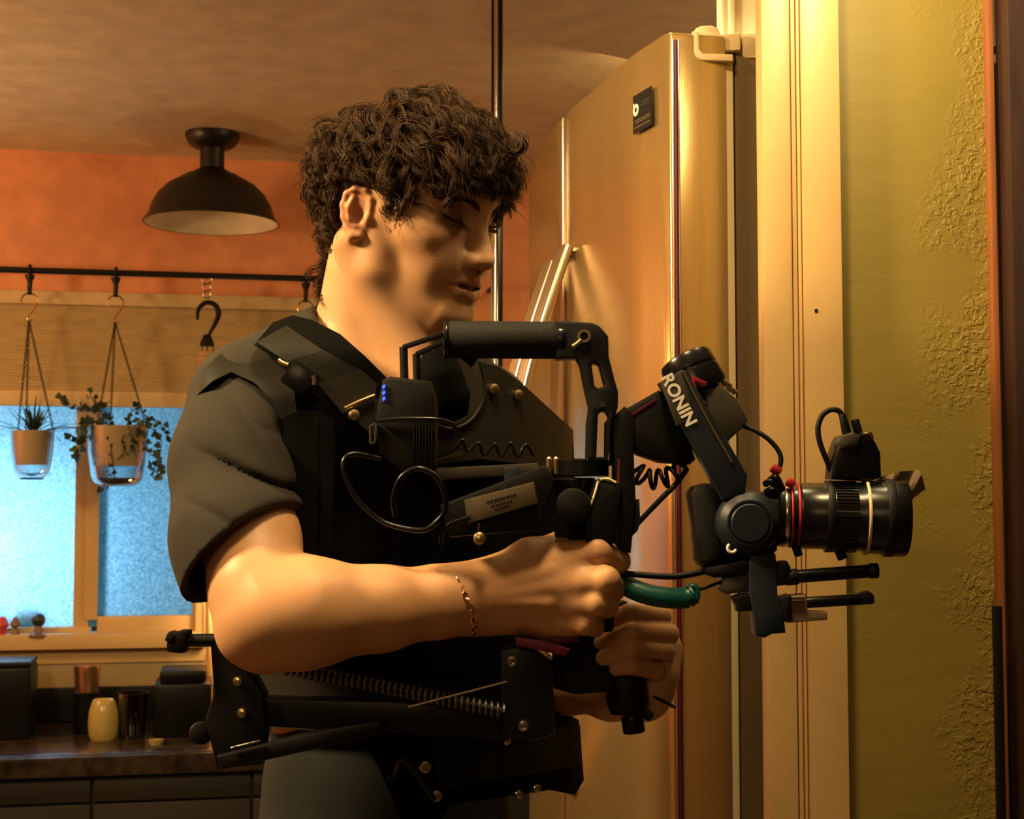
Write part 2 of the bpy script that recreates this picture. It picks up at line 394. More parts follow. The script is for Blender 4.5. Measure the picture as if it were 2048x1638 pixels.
# ================================================================== THE SETTING
ZC = 2.51
A0 = atz(0, 298, ZC); B0 = atz(600, 325, ZC)
WD = (B0 - A0); WD.z = 0; WD.normalize()                 # along the back wall
WN = Vector((WD.y, -WD.x, 0))                            # towards the camera
if WN.y > 0: WN = -WN
def wl(u, off, z):
    p = A0 + WD * u + WN * off; return Vector((p.x, p.y, z))
def wpx(px, py, off=0.0):
    """pixel -> (u, z) on the plane that lies `off` in front of the back wall"""
    d = ray(px, py); q = A0 + WN * off; t = (q - CAM).dot(WN) / d.dot(WN); p = CAM + d * t
    return (p - q).dot(WD), p.z
RW = Matrix((WD, -WN, Vector((0, 0, 1)))).transposed()   # box axes: along wall, into wall, up
def wbox(name, px0, py0, px1, py1, o0, o1, m, parent=None, bev=0.003):
    """box on the back wall, front face drawn through two pixels at offset o1"""
    u0, z0 = wpx(px0, py0, o1); u1, z1 = wpx(px1, py1, o1)
    return box(name, wl((u0 + u1) / 2, (o0 + o1) / 2, (z0 + z1) / 2), (abs(u1 - u0), abs(o1 - o0), abs(z1 - z0)), m, parent, RW, bev)
def ubox(name, u0, u1, z0, z1, o0, o1, m, parent=None, bev=0.003):
    return box(name, wl((u0 + u1) / 2, (o0 + o1) / 2, (z0 + z1) / 2), (abs(u1 - u0), abs(o1 - o0), abs(z1 - z0)), m, parent, RW, bev)
def struct(o): o['kind'] = 'structure'; return o

struct(box('floor', (0.2, 2.2, -0.03), (7.0, 8.0, 0.06), M['floor'], bev=0))
struct(box('ceiling', (0.2, 2.2, ZC + 0.03), (7.0, 8.0, 0.06), M['ceiling'], bev=0))

# back wall with the window opening
uL, zB = wpx(-330, 1292); uR, _ = wpx(400, 1292); _, zT = wpx(200, 690)
_, zsill = wpx(200, 1290)
bm = bmesh.new()
def wadd(u0, u1, z0, z1, o0=-0.14, o1=0.0):
    add_box(bm, wl((u0 + u1) / 2, (o0 + o1) / 2, (z0 + z1) / 2), (u1 - u0, o1 - o0, z1 - z0), RW)
wadd(-2.2, uL, 0, ZC); wadd(uR, 4.2, 0, ZC); wadd(uL, uR, 0, zsill); wadd(uL, uR, zT, ZC)
wall = struct(bm_obj('wall_back', bm, M['orange'], smooth=False))
struct(box('wall_left', (-2.55, 2.4, ZC / 2), (0.1, 7.0, ZC), M['orange'], bev=0))

# right-hand olive wall, door casing, far dark door
XR0 = at(1560, 819, 1.78).x; XR1 = at(1977, 400, 1.78).x
struct(box('wall_right', ((XR0 + XR1) / 2, 1.84, ZC / 2), (XR1 - XR0, 0.12, ZC), M['plaster'], bev=0.001))
struct(box('wall_header', (-0.95, 1.84, (2.2 + ZC) / 2), (2 * (XR0 + 0.95) - .01, 0.12, ZC - 2.2), M['plaster'], bev=0.001))
cas = thing('trim_1', None, None, (at(1600, 819, 1.75).x, 1.77, 0)); cas['kind'] = 'structure'
def casing_piece(x0, x1, y0, y1, nm, bev):
    bm = bmesh.new(); add_box(bm, ((x0 + x1) / 2, (y0 + y1) / 2, ZC / 2), (x1 - x0, y1 - y0, ZC - 0.002), None, bev); return bm_obj(nm, bm, M['cream'], cas)
cx = lambda p: at(p, 819, 1.757).x
casing_piece(cx(1530), cx(1589), 1.757, 1.80, 'casing_board', 0.004)
casing_piece(cx(1591), cx(1600), 1.761, 1.80, 'casing_bead', 0.0015)
casing_piece(cx(1602), cx(1608), 1.759, 1.80, 'casing_bead', 0.001)
casing_piece(cx(1610), cx(1688), 1.755, 1.80, 'casing_board', 0.002)
bm = bmesh.new(); n0 = at(1632, 621, 1.755); add_cyl(bm, n0, n0 + Vector((0, -0.0012, 0)), 0.0022, segs=12); bm_obj('nail_head', bm, M['chrome'], cas)
d1 = thing('door_1', None, None, (0.66, 1.72, 0)); d1['kind'] = 'structure'
xa = at(1979, 819, 1.784).x; xb = at(2003, 819, 1.764).x
box('door_edge', ((xa + xb) / 2, 1.774, 1.2), (xb - xa, 0.02, 2.3), M['edge_wood'], d1)
box('door_leaf', (xb + 0.40, 1.752, 1.2), (0.79, 0.045, 2.3), M['door_wood'], d1)
p = at(1987, 1212, 1.72); q = at(2003, 1212, 1.72)
box('door_plate', ((p.x + q.x) / 2, 1.7225, p.z / 2), (q.x - p.x, 0.012, p.z), M['black'], d1)

# kitchen cabinet over the refrigerator
oc = thing('cabinet_end_panel', 'cream painted cabinet end panel rising above the steel refrigerator', 'panel', (0.65, 2.07, 2.055))
cxl = at(1441, 20, 2.06).x
box('side_panel', (cxl + 0.20, 2.08, 2.28), (0.40, 0.04, 0.44), M['white_paint'], oc)
box('edge_bead', (cxl + 0.015, 2.057, 2.28), (0.010, 0.008, 0.44), M['white_paint'], oc, bev=0.003)
box('edge_bead', (cxl + 0.003, 2.058, 2.28), (0.005, 0.004, 0.44), M['white_paint'], oc, bev=0.001)

# ------------------------------------------------------------------ window
win = thing('window_1', None, None, wl((uL + uR) / 2, 0, zsill)); win['kind'] = 'structure'
def wpart(name, a, b, c, d, o0, o1, m=M['window_paint'], bev=0.003): return wbox(name, a, b, c, d, o0, o1, m, win, bev)
wpart('sash_frame', 156, 690, 176, 1268, -0.06, -0.015)               # meeting stile of the left sash
wpart('sash_frame', 177, 690, 194, 1240, -0.05, -0.008)
wpart('sash_frame', 194, 1233, 398, 1262, -0.05, -0.008)              # bottom rail, right pane
wpart('sash_frame', 392, 690, 408, 1265, -0.05, -0.004)
wpart('sash_frame', -330, 1262, 180, 1285, -0.055, -0.004)
wpart('window_sill', -340, 1276, 412, 1294, -0.05, 0.055)
wpart('window_apron', -340, 1297, 410, 1322, 0.0, 0.018)
wpart('window_casing', 398, 680, 414, 1296, -0.02, 0.016)
wpart('pane', -330, 690, 160, 1270, -0.043, -0.040, M['pane'], 0)
wpart('pane', 186, 690, 398, 1250, -0.033, -0.030, M['pane'], 0)
wpart('water_streak', 127, 800, 131, 1200, -0.0398, -0.0388, M['streak'], 0.0)

# things standing outside against the pane
def outdoor_plant(px, py, s, n, seed, label):
    r = random.Random(seed); u, z = wpx(px, py, -0.10)
    t = thing('outdoor_shrub', label, 'shrub', wl(u, -0.10, z)); bm = bmesh.new()
    for i in range(n):
        a = r.uniform(0, 6.28); e = r.uniform(-.3, 1.2); L = s * r.uniform(.5, 1)
        d = Vector((math.cos(a) * math.cos(e), 0.35 * math.sin(a) * math.cos(e), math.sin(e))); u_, v_ = frame_from(d)
        o = wl(u, -0.11, z); w_ = L * .32
        q = [o, o + d * L * .5 + u_ * w_, o + d * L, o + d * L * .5 - u_ * w_]
        top = [bm.verts.new(k + v_ * .004) for k in q]; bot = [bm.verts.new(k - v_ * .004) for k in q]
        bm.faces.new(top); bm.faces.new(bot[::-1])
        for k in range(4): bm.faces.new((top[k], bot[k], bot[(k + 1) % 4], top[(k + 1) % 4]))
    bm_obj('foliage', bm, M['leaf_dark'], t)
outdoor_plant(20, 1220, 0.085, 9, 3, 'dark leafy shrub pressed against the left window pane outside')
outdoor_plant(288, 1236, 0.055, 16, 5, 'low dark plant outside the right window pane at its middle')
outdoor_plant(214, 1240, 0.04, 12, 6, 'small dark plant outside the right window pane by the mullion')

# ------------------------------------------------------------------ blind, rod, planters
bl = thing('window_blind', 'tan woven roller blind half lowered over the kitchen window', 'blind', wl(0.2, 0.03, wpx(200, 815, .03)[1]))
def zat(py, px=200, off=0.04): return wpx(px, py, off)[1]
uBL = wpx(-330, 700, .04)[0]; uBR = wpx(640, 700, .04)[0]
ubox('head_rail', uBL, uBR, zat(612), zat(585), 0.0, 0.055, M['blind_rail'], bl, 0.006)
bm = bmesh.new(); nsl = 26; zt = zat(612); zb = zat(783)
prof = []
for i in range(nsl * 2 + 1):
    prof.append((0.036 + (0.0016 if i % 2 else 0.0), zt + (zb - zt) * i / (nsl * 2)))
rows = [[bm.verts.new(wl(u, o, z)) for (o, z) in prof] + [bm.verts.new(wl(u, 0.030, z)) for (o, z) in reversed(prof)] for u in (uBL, uBR)]
n = len(rows[0])
for i in range(n): bm.faces.new((rows[0][i], rows[0][(i + 1) % n], rows[1][(i + 1) % n], rows[1][i]))
bm.faces.new(rows[0]); bm.faces.new(rows[1][::-1]); bm_obj('fabric', bm, M['blind'], bl, smooth=False)
ubox('bottom_rail', uBL, uBR, zat(814), zat(783), 0.022, 0.050, M['blind_rail'], bl, 0.006)

ROFF = 0.14
def rp(px, py, off=ROFF): u, z = wpx(px, py, off); return wl(u, off, z)
rod = thing('curtain_rod', 'black iron rod above the kitchen window holding hanging hooks', 'rod', rp(200, 545))
ra = rp(0, 539); rb = rp(600, 557); dd = (rb - ra).normalized()
cyl('pipe', ra - dd * 0.5, rb + dd * 0.55, 0.0095, M['black_metal'], rod)
for f in (-0.42, 1.5):
    p = ra + dd * f; cyl('bracket', p, p - WN * ROFF, 0.008, M['black_metal'], rod)

def rod_hook(px, label, s_hook=True):
    p = ra + dd * ((rp(px, 545) - ra).dot(dd)); t = thing('rod_hook', label, 'hook', p, 'black drop hooks on the rod')
    r2 = Vector((0, 0, 1)); bm = bmesh.new()
    ring = [p + (WN * math.cos(a) + r2 * math.sin(a)) * 0.0145 for a in [i * 2 * math.pi / 20 for i in range(21)]]
    add_tube(bm, ring, 0.005, 8); bm_obj('ring', bm, M['black_metal'], t)
    lathe('stem', [(0.0, -0.012), (0.014, -0.013), (0.013, -0.022), (0.008, -0.032), (0.0065, -0.066), (0.009, -0.072), (0.0, -0.074)], p, M['black_metal'], t, segs=16)
    if s_hook:
        c = p + Vector((0, 0, -0.092)); R = 0.0235; pts = []
        for a in np.linspace(200, -40, 14): pts.append(c + (dd * math.cos(math.radians(a)) + r2 * math.sin(math.radians(a))) * R)
        pts += [c + dd * 0.008 - r2 * 0.030, c - dd * 0.001 - r2 * 0.042, c - dd * 0.005 - r2 * 0.052, c + dd * 0.002 - r2 * 0.060, c + dd * 0.008 - r2 * 0.054]
        bm = bmesh.new(); add_tube(bm, catmull(pts, 4), 0.0028, 8); bm_obj('s_hook', bm, M['copper'], t)
    return p + Vector((0, 0, -0.150))
hk1 = rod_hook(60, 'black drop hook and ring holding the spiky plant')
hk2 = rod_hook(232, 'black drop hook and ring holding the trailing ivy')
hk4 = rod_hook(612, 'black drop hook beside the person\'s nape')

def chain(bm, a, b, link_l=0.011, r=0.0011):
    a = Vector(a); b = Vector(b); n = max(2, int((b - a).length / (link_l * 0.72))); d = (b - a).normalized(); u, v = frame_from(d)
    for i in range(n):
        c = a + (b - a) * ((i + .5) / n); s = u if i % 2 else v; P = []
        for k in range(9):
            t = 2 * math.pi * k / 8; P.append(c + d * math.cos(t) * link_l / 2 + s * math.sin(t) * link_l * .3)
        add_tube(bm, P, r, 4, caps=False)
def planter(px, py_rim, py_pot, py_bot, rpx, hook, label, saucer):
    u, z = wpx(px, py_rim, ROFF); z1 = wpx(px, py_pot, ROFF)[1]; z2 = wpx(px, py_bot, ROFF)[1]
    k = (rp(px + 100, py_rim) - rp(px, py_rim)).length / 100; R = rpx * k
    base = wl(u, ROFF, z2); t = thing('hanging_planter', label, 'planter', base)
    H = z - z2; hp = z1 - z2
    lathe('pot', [(0.0, hp), (R * .74, hp), (R * .80, hp + .01), (R * .97, H - .006), (R * 1.0, H), (R * .94, H), (R * .92, H - .012), (0, H - .014)], base, M['pot'], t)
    lathe('outer_cup', [(0, 0.002), (R * .62, 0.002), (R * .80, 0.012), (R * .92, 0.03), (R * 1.03, H * .55), (R * 1.09, H), (R * 1.06, H), (R * 1.0, H * .55), (R * .88, 0.033), (R * .76, 0.016), (0, 0.006)], base, M['clear'], t)
    if saucer == 'dark':
        lathe('water_tray', [(0, 0.004), (R * .62, 0.004), (R * .85, 0.022), (R * .84, 0.026), (0, 0.024)], base, M['soil'], t)
    else:
        lathe('water_tray', [(0, -0.003), (R * .55, -0.003), (R * .60, 0.0), (R * .58, 0.002), (0, 0.002)], base, M['black'], t)
    lathe('soil_fill', [(0, H - .015), (R * .91, H - .013), (R * .91, H - .006), (R * .4, H - .002), (0, H - .001)], base, M['soil'], t)
    for a in (30, 150, 270):
        bm = bmesh.new(); e = base + Vector((math.cos(math.radians(a)) * R * 1.05, math.sin(math.radians(a)) * R * 1.05, H))
        chain(bm, hook, e); bm_obj('chain', bm, M['black_metal'], t)
    return t, base, R, H
t1, b1, R1, H1 = planter(65, 862, 930, 957, 41, hk1, 'small cream pot of spiky leaves hanging nearest the left edge', 'ring')
t2, b2, R2, H2 = planter(236, 853, 932, 974, 57, hk2, 'larger cream pot of trailing ivy hanging beside the person\'s shoulder', 'dark')
def blade(bm, o, d, L, w_, sag, n=7):
    d = Vector(d).normalized(); s = d.cross(Vector((0, 0, 1))); s = s.normalized() if s.length > .05 else Vector((1, 0, 0))
    Lr = []
    for i in range(n + 1):
        t = i / n; p = Vector(o) + d * L * t + Vector((0, 0, -sag * L * t * t)); ww = w_ * (1 - t) ** .7 * (0.6 + .8 * t if t < .4 else 1)
        Lr.append((bm.verts.new(p - s * ww), bm.verts.new(p + Vector((0, 0, ww * .5))), bm.verts.new(p + s * ww), bm.verts.new(p - Vector((0, 0, ww * .25)))))
    for a, b in zip(Lr, Lr[1:]):
        for k in range(4): bm.faces.new((a[k], a[(k + 1) % 4], b[(k + 1) % 4], b[k]))
r_ = random.Random(4)
for i in range(34):
    a = r_.uniform(0, 6.28); e = r_.uniform(.05, 1.1) if i > 12 else r_.uniform(.75, 1.45)
    bm = bmesh.new(); d = (math.cos(a) * math.cos(e), math.sin(a) * math.cos(e) * .8, math.sin(e))
    blade(bm, b1 + Vector((d[0] * .02, d[1] * .02, H1 - .003)), d, r_.uniform(.12, .20) * (0.70 if e > .8 else 1), 0.0050, r_.uniform(.0, .5))
    bm_obj('leaf', bm, M['leaf_dark'] if i % 3 else M['leaf'], t1)
def ivy_leaf_mesh(k):
    bm = bmesh.new(); s = 1.0
    P = [(0, 0), (-.55, .15), (-.75, .6), (-.45, .75), (-.3, 1.1), (0, 1.35), (.3, 1.1), (.45, .75), (.75, .6), (.55, .15)]
    top = [bm.verts.new((x * s, y * s, .12 * abs(x))) for x, y in P]; bot = [bm.verts.new((x * s, y * s, .12 * abs(x) - .05)) for x, y in P]
    bm.faces.new(top); bm.faces.new(bot[::-1])
    for i in range(len(P)): bm.faces.new((top[i], bot[i], bot[(i + 1) % len(P)], top[(i + 1) % len(P)]))
    me = bpy.data.meshes.new('ivy_leaf'); bmesh.ops.recalc_face_normals(bm, faces=bm.faces); bm.to_mesh(me); bm.free()
    me.materials.append(M['leaf'] if k else M['leaf_dark']); return me
IV = [ivy_leaf_mesh(0), ivy_leaf_mesh(1)]
def ivy_leaf(p, s, r):
    o = bpy.data.objects.new('leaf', IV[0 if r.random() < .65 else 1]); C.objects.link(o); o.parent = t2
    o.location = p - root_loc(t2); s *= 1.35; o.scale = (s, s, s); o.rotation_euler = (r.uniform(.6, 2.4), r.uniform(-.6, .6), r.uniform(0, 6.28))
def vine(pts, n, s, seed):
    r = random.Random(seed); P = catmull(pts, 6); bm = bmesh.new(); add_tube(bm, P, 0.0016, 5); bm_obj('vine', bm, M['leaf_dark'], t2)
    for i in range(n):
        q = P[min(len(P) - 1, int((i + r.random()) / n * len(P)))]
        ivy_leaf(q + Vector((r.uniform(-.012, .012), r.uniform(-.012, .012), r.uniform(-.010, .010))), s * r.uniform(.75, 1.25), r)
I = lambda px, py, off=ROFF: rp(px, py, off)
vine([I(215, 850), I(180, 820), I(150, 818), I(122, 806), I(128, 800)], 12, .0105, 1)
vine([I(205, 850), I(175, 840), I(160, 860), I(158, 885), I(140, 880), I(128, 876)], 12, .012, 2)
vine([I(200, 852, .19), I(172, 855, .19), I(165, 895, .19), I(150, 912, .19), I(160, 935, .19)], 15, .015, 3)
vine([I(230, 852), I(200, 810), I(185, 800), I(180, 785)], 9, .009, 4)
vine([I(215, 850), I(205, 825), I(190, 815), I(212, 805)], 10, .011, 5)
vine([I(250, 850, .2), I(225, 878, .21), I(222, 900, .21), I(228, 945, .21), I(226, 962, .21)], 12, .0085, 6)
vine([I(270, 850, .2), I(248, 870, .21), I(250, 900, .21), I(235, 920, .21)], 11, .0085, 7)
vine([I(280, 850), I(305, 858), I(322, 880), I(318, 915), I(305, 948), I(312, 962)], 20, .0125, 8)
vine([I(270, 850), I(310, 840), I(330, 862), I(345, 885)], 12, .010, 9)
vine([I(280, 850, .19), I(292, 880, .2), I(298, 905, .2), I(322, 925, .2), I(318, 955, .2)], 16, .012, 10)
vine([I(255, 850), I(262, 825), I(275, 820), I(300, 838)], 10, .010, 11)
vine([I(215, 970, .17), I(205, 978, .17), I(194, 990, .17)], 3, .011, 12)
vine([I(262, 862, .2), I(268, 890, .21), I(272, 912, .21)], 9, .009, 13)

# the third hook: steel swivel, big black hook and slatted wooden hanger
p3 = ra + dd * ((rp(414, 551) - ra).dot(dd))
sw = thing('swivel_clip', 'chrome swivel clip hooked over the iron rod beside the big black hook', 'clip', p3)
bm = bmesh.new()
for dz, R in ((-0.012, .014), (-0.036, .011), (-0.058, .010)):
    add_tube(bm, [p3 + Vector((0, 0, dz)) + (dd * math.cos(a) + Vector((0, 0, 1)) * math.sin(a)) * R for a in [k * math.pi / 8 for k in range(17)]], 0.003, 6)
bm_obj('ring_set', bm, M['chrome'], sw)
bh = thing('black_hook', 'large matte black plastic hook hanging on the chrome swivel clip', 'hook', p3 + Vector((0, 0, -.08)))
tube('hook_curve', [rp(395, 640), rp(396, 622), rp(405, 609), rp(418, 605), rp(432, 612), rp(437, 628), rp(431, 646), rp(422, 662), rp(417, 672)], [.004, .006, .007, .0075, .008, .0085, .007, .005, .0045], M['black'], bh)
lathe('hook_cap', [(0, 0), (.022, 0), (.019, .014), (.010, .034), (0, .036)], rp(414, 692), M['black'], bh, segs=20)
wh = thing('wooden_hanger', 'narrow slatted wooden strip hanging from the large black hook', 'hanger', rp(414, 1436))
for a in (404, 414, 426):
    cyl('cord', rp(a, 690), rp(a + 1, 704), .0018, M['black'], wh, segs=6)
for i in range(12):
    box('slat', rp(408, 702 + i * 11 + 5), (0.030, 0.010, 0.0135), M['wood'], wh, RW, .0015)
cyl('pole', rp(416, 828), rp(419, 1434), 0.0095, M['wood'], wh, segs=16)
bm = bmesh.new()
for i in range(30):
    c = rp(408, 1206 + i * 2.6); add_cyl(bm, c, c + Vector((0, 0, -.0018)), .0075, segs=10)
bm_obj('ribbed_sleeve', bm, M['wood'], wh)

# ------------------------------------------------------------------ ceiling lamp
LP = atz(425, 268, ZC); lamp = thing('ceiling_lamp', 'black enamel barn dome lamp fixed to the kitchen ceiling', 'lamp', LP)
k = (LP - CAM).dot(FW) / FPX
def L(rpx, dpx): return (rpx * k, -dpx * k)
lathe('canopy', [(0, 0), L(54, 0), L(54, 6), L(50, 16), L(44, 24), L(32, 30), (0, -31 * k)], LP, M['shade_black'], lamp, segs=48)
lathe('neck', [L(25, 26), L(24, 40), L(24, 72), L(30, 76), L(30, 80), L(24, 82)], LP, M['shade_black'], lamp, segs=32)
lathe('shade', [L(24, 70), L(34, 76), L(38, 82), L(52, 84), L(64, 92), L(86, 104), L(106, 124), L(118, 146), L(124, 168), L(133, 178), L(134, 181), L(131, 181)], LP, M['shade_black'], lamp, segs=64)
lathe('shade_lining', [L(20, 86), L(50, 90), L(84, 108), L(103, 127), L(115, 148), L(121, 169), L(131, 180.5), L(121.5, 169), L(116, 148)], LP, M['shade_white'], lamp, segs=64)
lathe('bulb', [(0, -86 * k), L(14, 92), L(15, 104), L(26, 122), L(27, 132), L(18, 146), (0, -150 * k)], LP, M['shade_white'], lamp, segs=24)

# ------------------------------------------------------------------ sill figures, counter
def figure(name, label, px, py, prof, m, s, head=None):
    u, _z = wpx(px, py, 0.03); z = wpx(0, 1276, 0.055)[1]; b = wl(u, 0.03, z)
    t = thing(name, label, 'figurine', b)
    lathe('figure_body', [(r * s, h * s) for r, h in prof], b, m, t, segs=20, angle=50)
    if head: bm = bmesh.new(); add_ball(bm, b + Vector((0, 0, head[0] * s)), head[1] * s, 3); bm_obj('figure_head', bm, head[2], t)
ks = .0016
figure('figurine', 'red pointed figurine on the window sill at the left edge', 4, 1276, [(0, 0), (12, 0), (11, 6), (5, 8), (6, 14), (13, 22), (7, 36), (0, 40)], M['figure_red'], ks)
figure('figurine', 'small brown cone-headed figurine on the window sill between its neighbours', 30, 1278, [(0, 0), (9, 0), (8, 6), (4, 14), (4, 17), (10, 22), (9, 26), (4, 36), (0, 38)], M['figure_brown'], ks)
figure('figurine', 'dark round-headed tree figurine on the window sill', 76, 1277, [(0, 0), (22, 0), (22, 4), (9, 8), (7, 20), (0, 22)], M['figure_brown'], ks, (31, 13, M['figure_dark']))

ZK = wpx(200, 1492, 0.55)[1]
ct = thing('kitchen_counter', 'dark veined stone worktop running under the kitchen window', 'counter', wl(0, .3, ZK))
zf0 = wpx(100, 1510, .62)[1]; zf1 = wpx(100, 1552, .62)[1]
ubox('worktop', -0.9, 1.6, zf1 + .012, zf0, 0.0, 0.62, M['stone'], ct, .006)
ubox('front_edge', -0.9, 1.6, zf1 - .004, zf0 - .004, 0.60, 0.632, M['stone'], ct, .006)
cb = thing('base_cabinet', 'dark olive base cabinet under the stone worktop', 'cabinet', wl(0, .3, 0))
ubox('carcass', -0.9, 1.6, .10, zf1 - .006, 0.0, 0.58, M['cabinet'], cb); ubox('plinth', -0.9, 1.6, 0, .10, 0.0, 0.52, M['black'], cb)
for i in range(6):
    ua = -0.9 + i * .416
    d_ = ubox('drawer', ua + .004, ua + .412, zf1 - .075, zf1 - .012, .58, .602, M['cabinet'], cb)
    d_ = ubox('door', ua + .004, ua + .412, .12, zf1 - .081, .58, .602, M['cabinet'], cb)
ubox_s = wbox('backsplash', -340, 1324, 640, 1372, 0.0, 0.012, M['splash']); tag(ubox_s, 'olive tile upstand below the kitchen window', 'backsplash')
ub = ubox('splashback', -.9, 1.5, zf0 + .001, wpx(100, 1376, .02)[1], .002, .022, M['appliance']); tag(ub, 'dark stone splashback strip behind the counter jars', 'splashback')
CO = 0.36
def cpt(px, py, off=CO): u, z = wpx(px, py, off); return wl(u, off, zf0)
kc = ((cpt(300, 1480) - cpt(200, 1480)).length) / 100
def vessel(name, label, cat, px, h, prof, m, off=CO):
    b = cpt(px, 1480, off); t = thing(name, label, cat, b)
    lathe('vessel_body', [(r * kc, y * kc) for r, y in prof], b, m, t, segs=32); return t, b
# steel mug upside down on a dark tin
t, b = vessel('storage_tin', 'dark storage tin on the counter behind the ochre jar', 'tin', 172, 0, [(0, 0), (25, 0), (26, 3), (26, 84), (24, 86), (0, 86)], M['appliance'], .24)
cu_b = b + Vector((0, 0, 86 * kc)); t = thing('tumbler', 'copper tumbler standing on the dark tin', 'tumbler', cu_b)
lathe('vessel_body', [(0, 0), (24 * kc, 0), (28 * kc, 50 * kc), (27 * kc, 56 * kc), (0, 57 * kc)], cu_b, M['copper'], t, segs=32)
t, b = vessel('ceramic_jar', 'rounded ochre ceramic jar on the stone counter', 'jar', 206, 0, [(0, 0), (24, 0), (29, 10), (31, 34), (29, 58), (23, 78), (20, 82), (18, 80), (0, 78)], M['ochre'], .38)
t, b = vessel('drinking_glass', 'clear drinking glass beside the ochre jar', 'glass', 264, 0, [(0, 0), (24, 0), (26, 4), (31, 92), (29.5, 92), (25, 8), (0, 6)], M['tumbler'], .36)
t, b = vessel('glass_dish', 'small pale dish in front of the drinking glass', 'dish', 312, 0, [(0, 0), (12, 0), (16, 10), (14, 10), (0, 5)], M['ochre'], .50)
t = thing('countertop_appliance', 'black boxy appliance on the counter beside the person\'s elbow', 'appliance', cpt(365, 1480, .28))
q = cpt(365, 1480, .28)
box('machine_body', q + Vector((0, 0, .075)), (.16, .20, .15), M['appliance'], t, RW, .015); box('machine_head', q + Vector((0, 0, .165)), (.13, .16, .04), M['appliance'], t, RW, .012)
t = thing('kitchen_canister', 'row-end black canister on the counter at the left edge', 'canister', cpt(12, 1480, .25))
q = cpt(12, 1480, .25); box('canister_body', q + Vector((0, 0, .10)), (.15, .18, .20), M['appliance'], t, RW, .012); box('canister_lid', q + Vector((0, 0, .208)), (.145, .17, .016), M['black_metal'], t, RW, .005)

# ------------------------------------------------------------------ dark tension pole
pl = thing('tension_pole', 'slim dark floor-to-ceiling pole with chrome edge behind the head', 'pole', (at(990, 819, 3.08).x, 3.08, 0))
xp = at(994, 400, 3.08).x
box('pole_core', (xp, 3.08, ZC / 2), (0.024, 0.024, ZC - .004), M['black_gloss'], pl, bev=.004)
cyl('pole_strip', (xp - .002, 3.064, 0.01), (xp - .002, 3.064, ZC - .01), .0045, M['chrome'], pl, segs=12)
cyl('pole_foot', (xp, 3.08, 0), (xp, 3.08, .02), .05, M['black'], pl)

# ------------------------------------------------------------------ refrigerator
ZF = atz(1339, 62, 0).z if False else None
D1 = 1.95; ZTOP = at(1339, 62, D1).z
fp = [atz(x, y, ZTOP) for x, y in ((1339, 62), (1300, 88), (1263, 113), (1225, 146), (1187, 180), (1138, 222), (1104, 261), (1072, 298), (1058, 317))]
fp = catmull(fp, 4)
fr = thing('refrigerator', 'stainless steel double-door refrigerator with bowed bar handles', 'refrigerator', (0.5, 2.35, 0))
dv = (fp[-1] - fp[0]); dv.z = 0; dv.normalize(); inn = Vector((dv.y, -dv.x, 0)); inn = inn if inn.x > 0 else -inn
e1 = (at(1462, 819, 1.985)); e1.z = 0
dth = 0.078                                            # door thickness
def door(name, P, z0, z1):
    bm = bmesh.new(); P = [Vector((p.x, p.y, 0)) for p in P]
    Bk = [P[0] + inn * dth, P[-1] + inn * dth]
    loop = P + [Bk[1], Bk[0]]
    a = [bm.verts.new(p + Vector((0, 0, z0))) for p in loop]; b = [bm.verts.new(p + Vector((0, 0, z1))) for p in loop]
    bm.faces.new(a[::-1]); bm.faces.new(b); n = len(loop); ver = []
    for i in range(n): bm.faces.new((a[i], a[(i + 1) % n], b[(i + 1) % n], b[i]))
    bm.edges.ensure_lookup_table()
    ed = [e for e in bm.edges if (abs(e.verts[0].co.z - e.verts[1].co.z) > .1 and any((e.verts[0].co.xy - q.xy).length < 1e-5 for q in (P[0], P[-1])))]
    ed += [e for e in bm.edges if e.verts[0].co.z > z1 - 1e-4 and e.verts[1].co.z > z1 - 1e-4]
    bmesh.ops.bevel(bm, geom=ed, offset=.005, segments=3, profile=.5, affect='EDGES')
    return bm_obj(name, bm, M['steel'], fr)
def arc_at(px):     # point of the door front curve under a pixel column
    best = min(range(len(fp)), key=lambda i: abs(1024 + FPX * fp[i].x / ((fp[i] - CAM).dot(FW)) - px)); return best
gi = arc_at(1129)
ZD = 0.62
dn = door('door', fp[:gi + 1], ZD, ZTOP)
gapv = dv * .004
df = door('door', [p + gapv for p in fp[gi:]], ZD, ZTOP)
fzd = door('freezer_drawer', fp, .08, ZD - .008)
c1 = fp[0] + inn * (dth + .006); c1.z = 0
# body, gasket
wdt = (fp[-1] - fp[0]).to_2d().length
def fbox(name, a0, a1, b0, b1, z0, z1, m, bev=.003, par=None):
    """box in refrigerator axes: a along the doors (from the near end), b inwards"""
    o = Vector((fp[0].x, fp[0].y, 0)); c = o + dv * (a0 + a1) / 2 + inn * (b0 + b1) / 2
    rot = Matrix((dv, inn, Vector((0, 0, 1)))).transposed()
    return box(name, c + Vector((0, 0, (z0 + z1) / 2)), (a1 - a0, b1 - b0, z1 - z0), m, par or fr, rot, bev)
fbox('gasket', .006, wdt - .006, dth, dth + .014, .09, ZTOP - .03, M['gasket'], .002)
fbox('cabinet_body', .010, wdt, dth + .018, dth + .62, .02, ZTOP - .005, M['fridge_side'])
for zz in (0, ):
    for a_ in (.05, wdt - .05): 
        for b_ in (.12, .6): cyl('foot', fp[0].xy.to_3d() + dv * a_ + inn * b_, fp[0].xy.to_3d() + dv * a_ + inn * b_ + Vector((0, 0, .03)), .02, M['black'], fr)
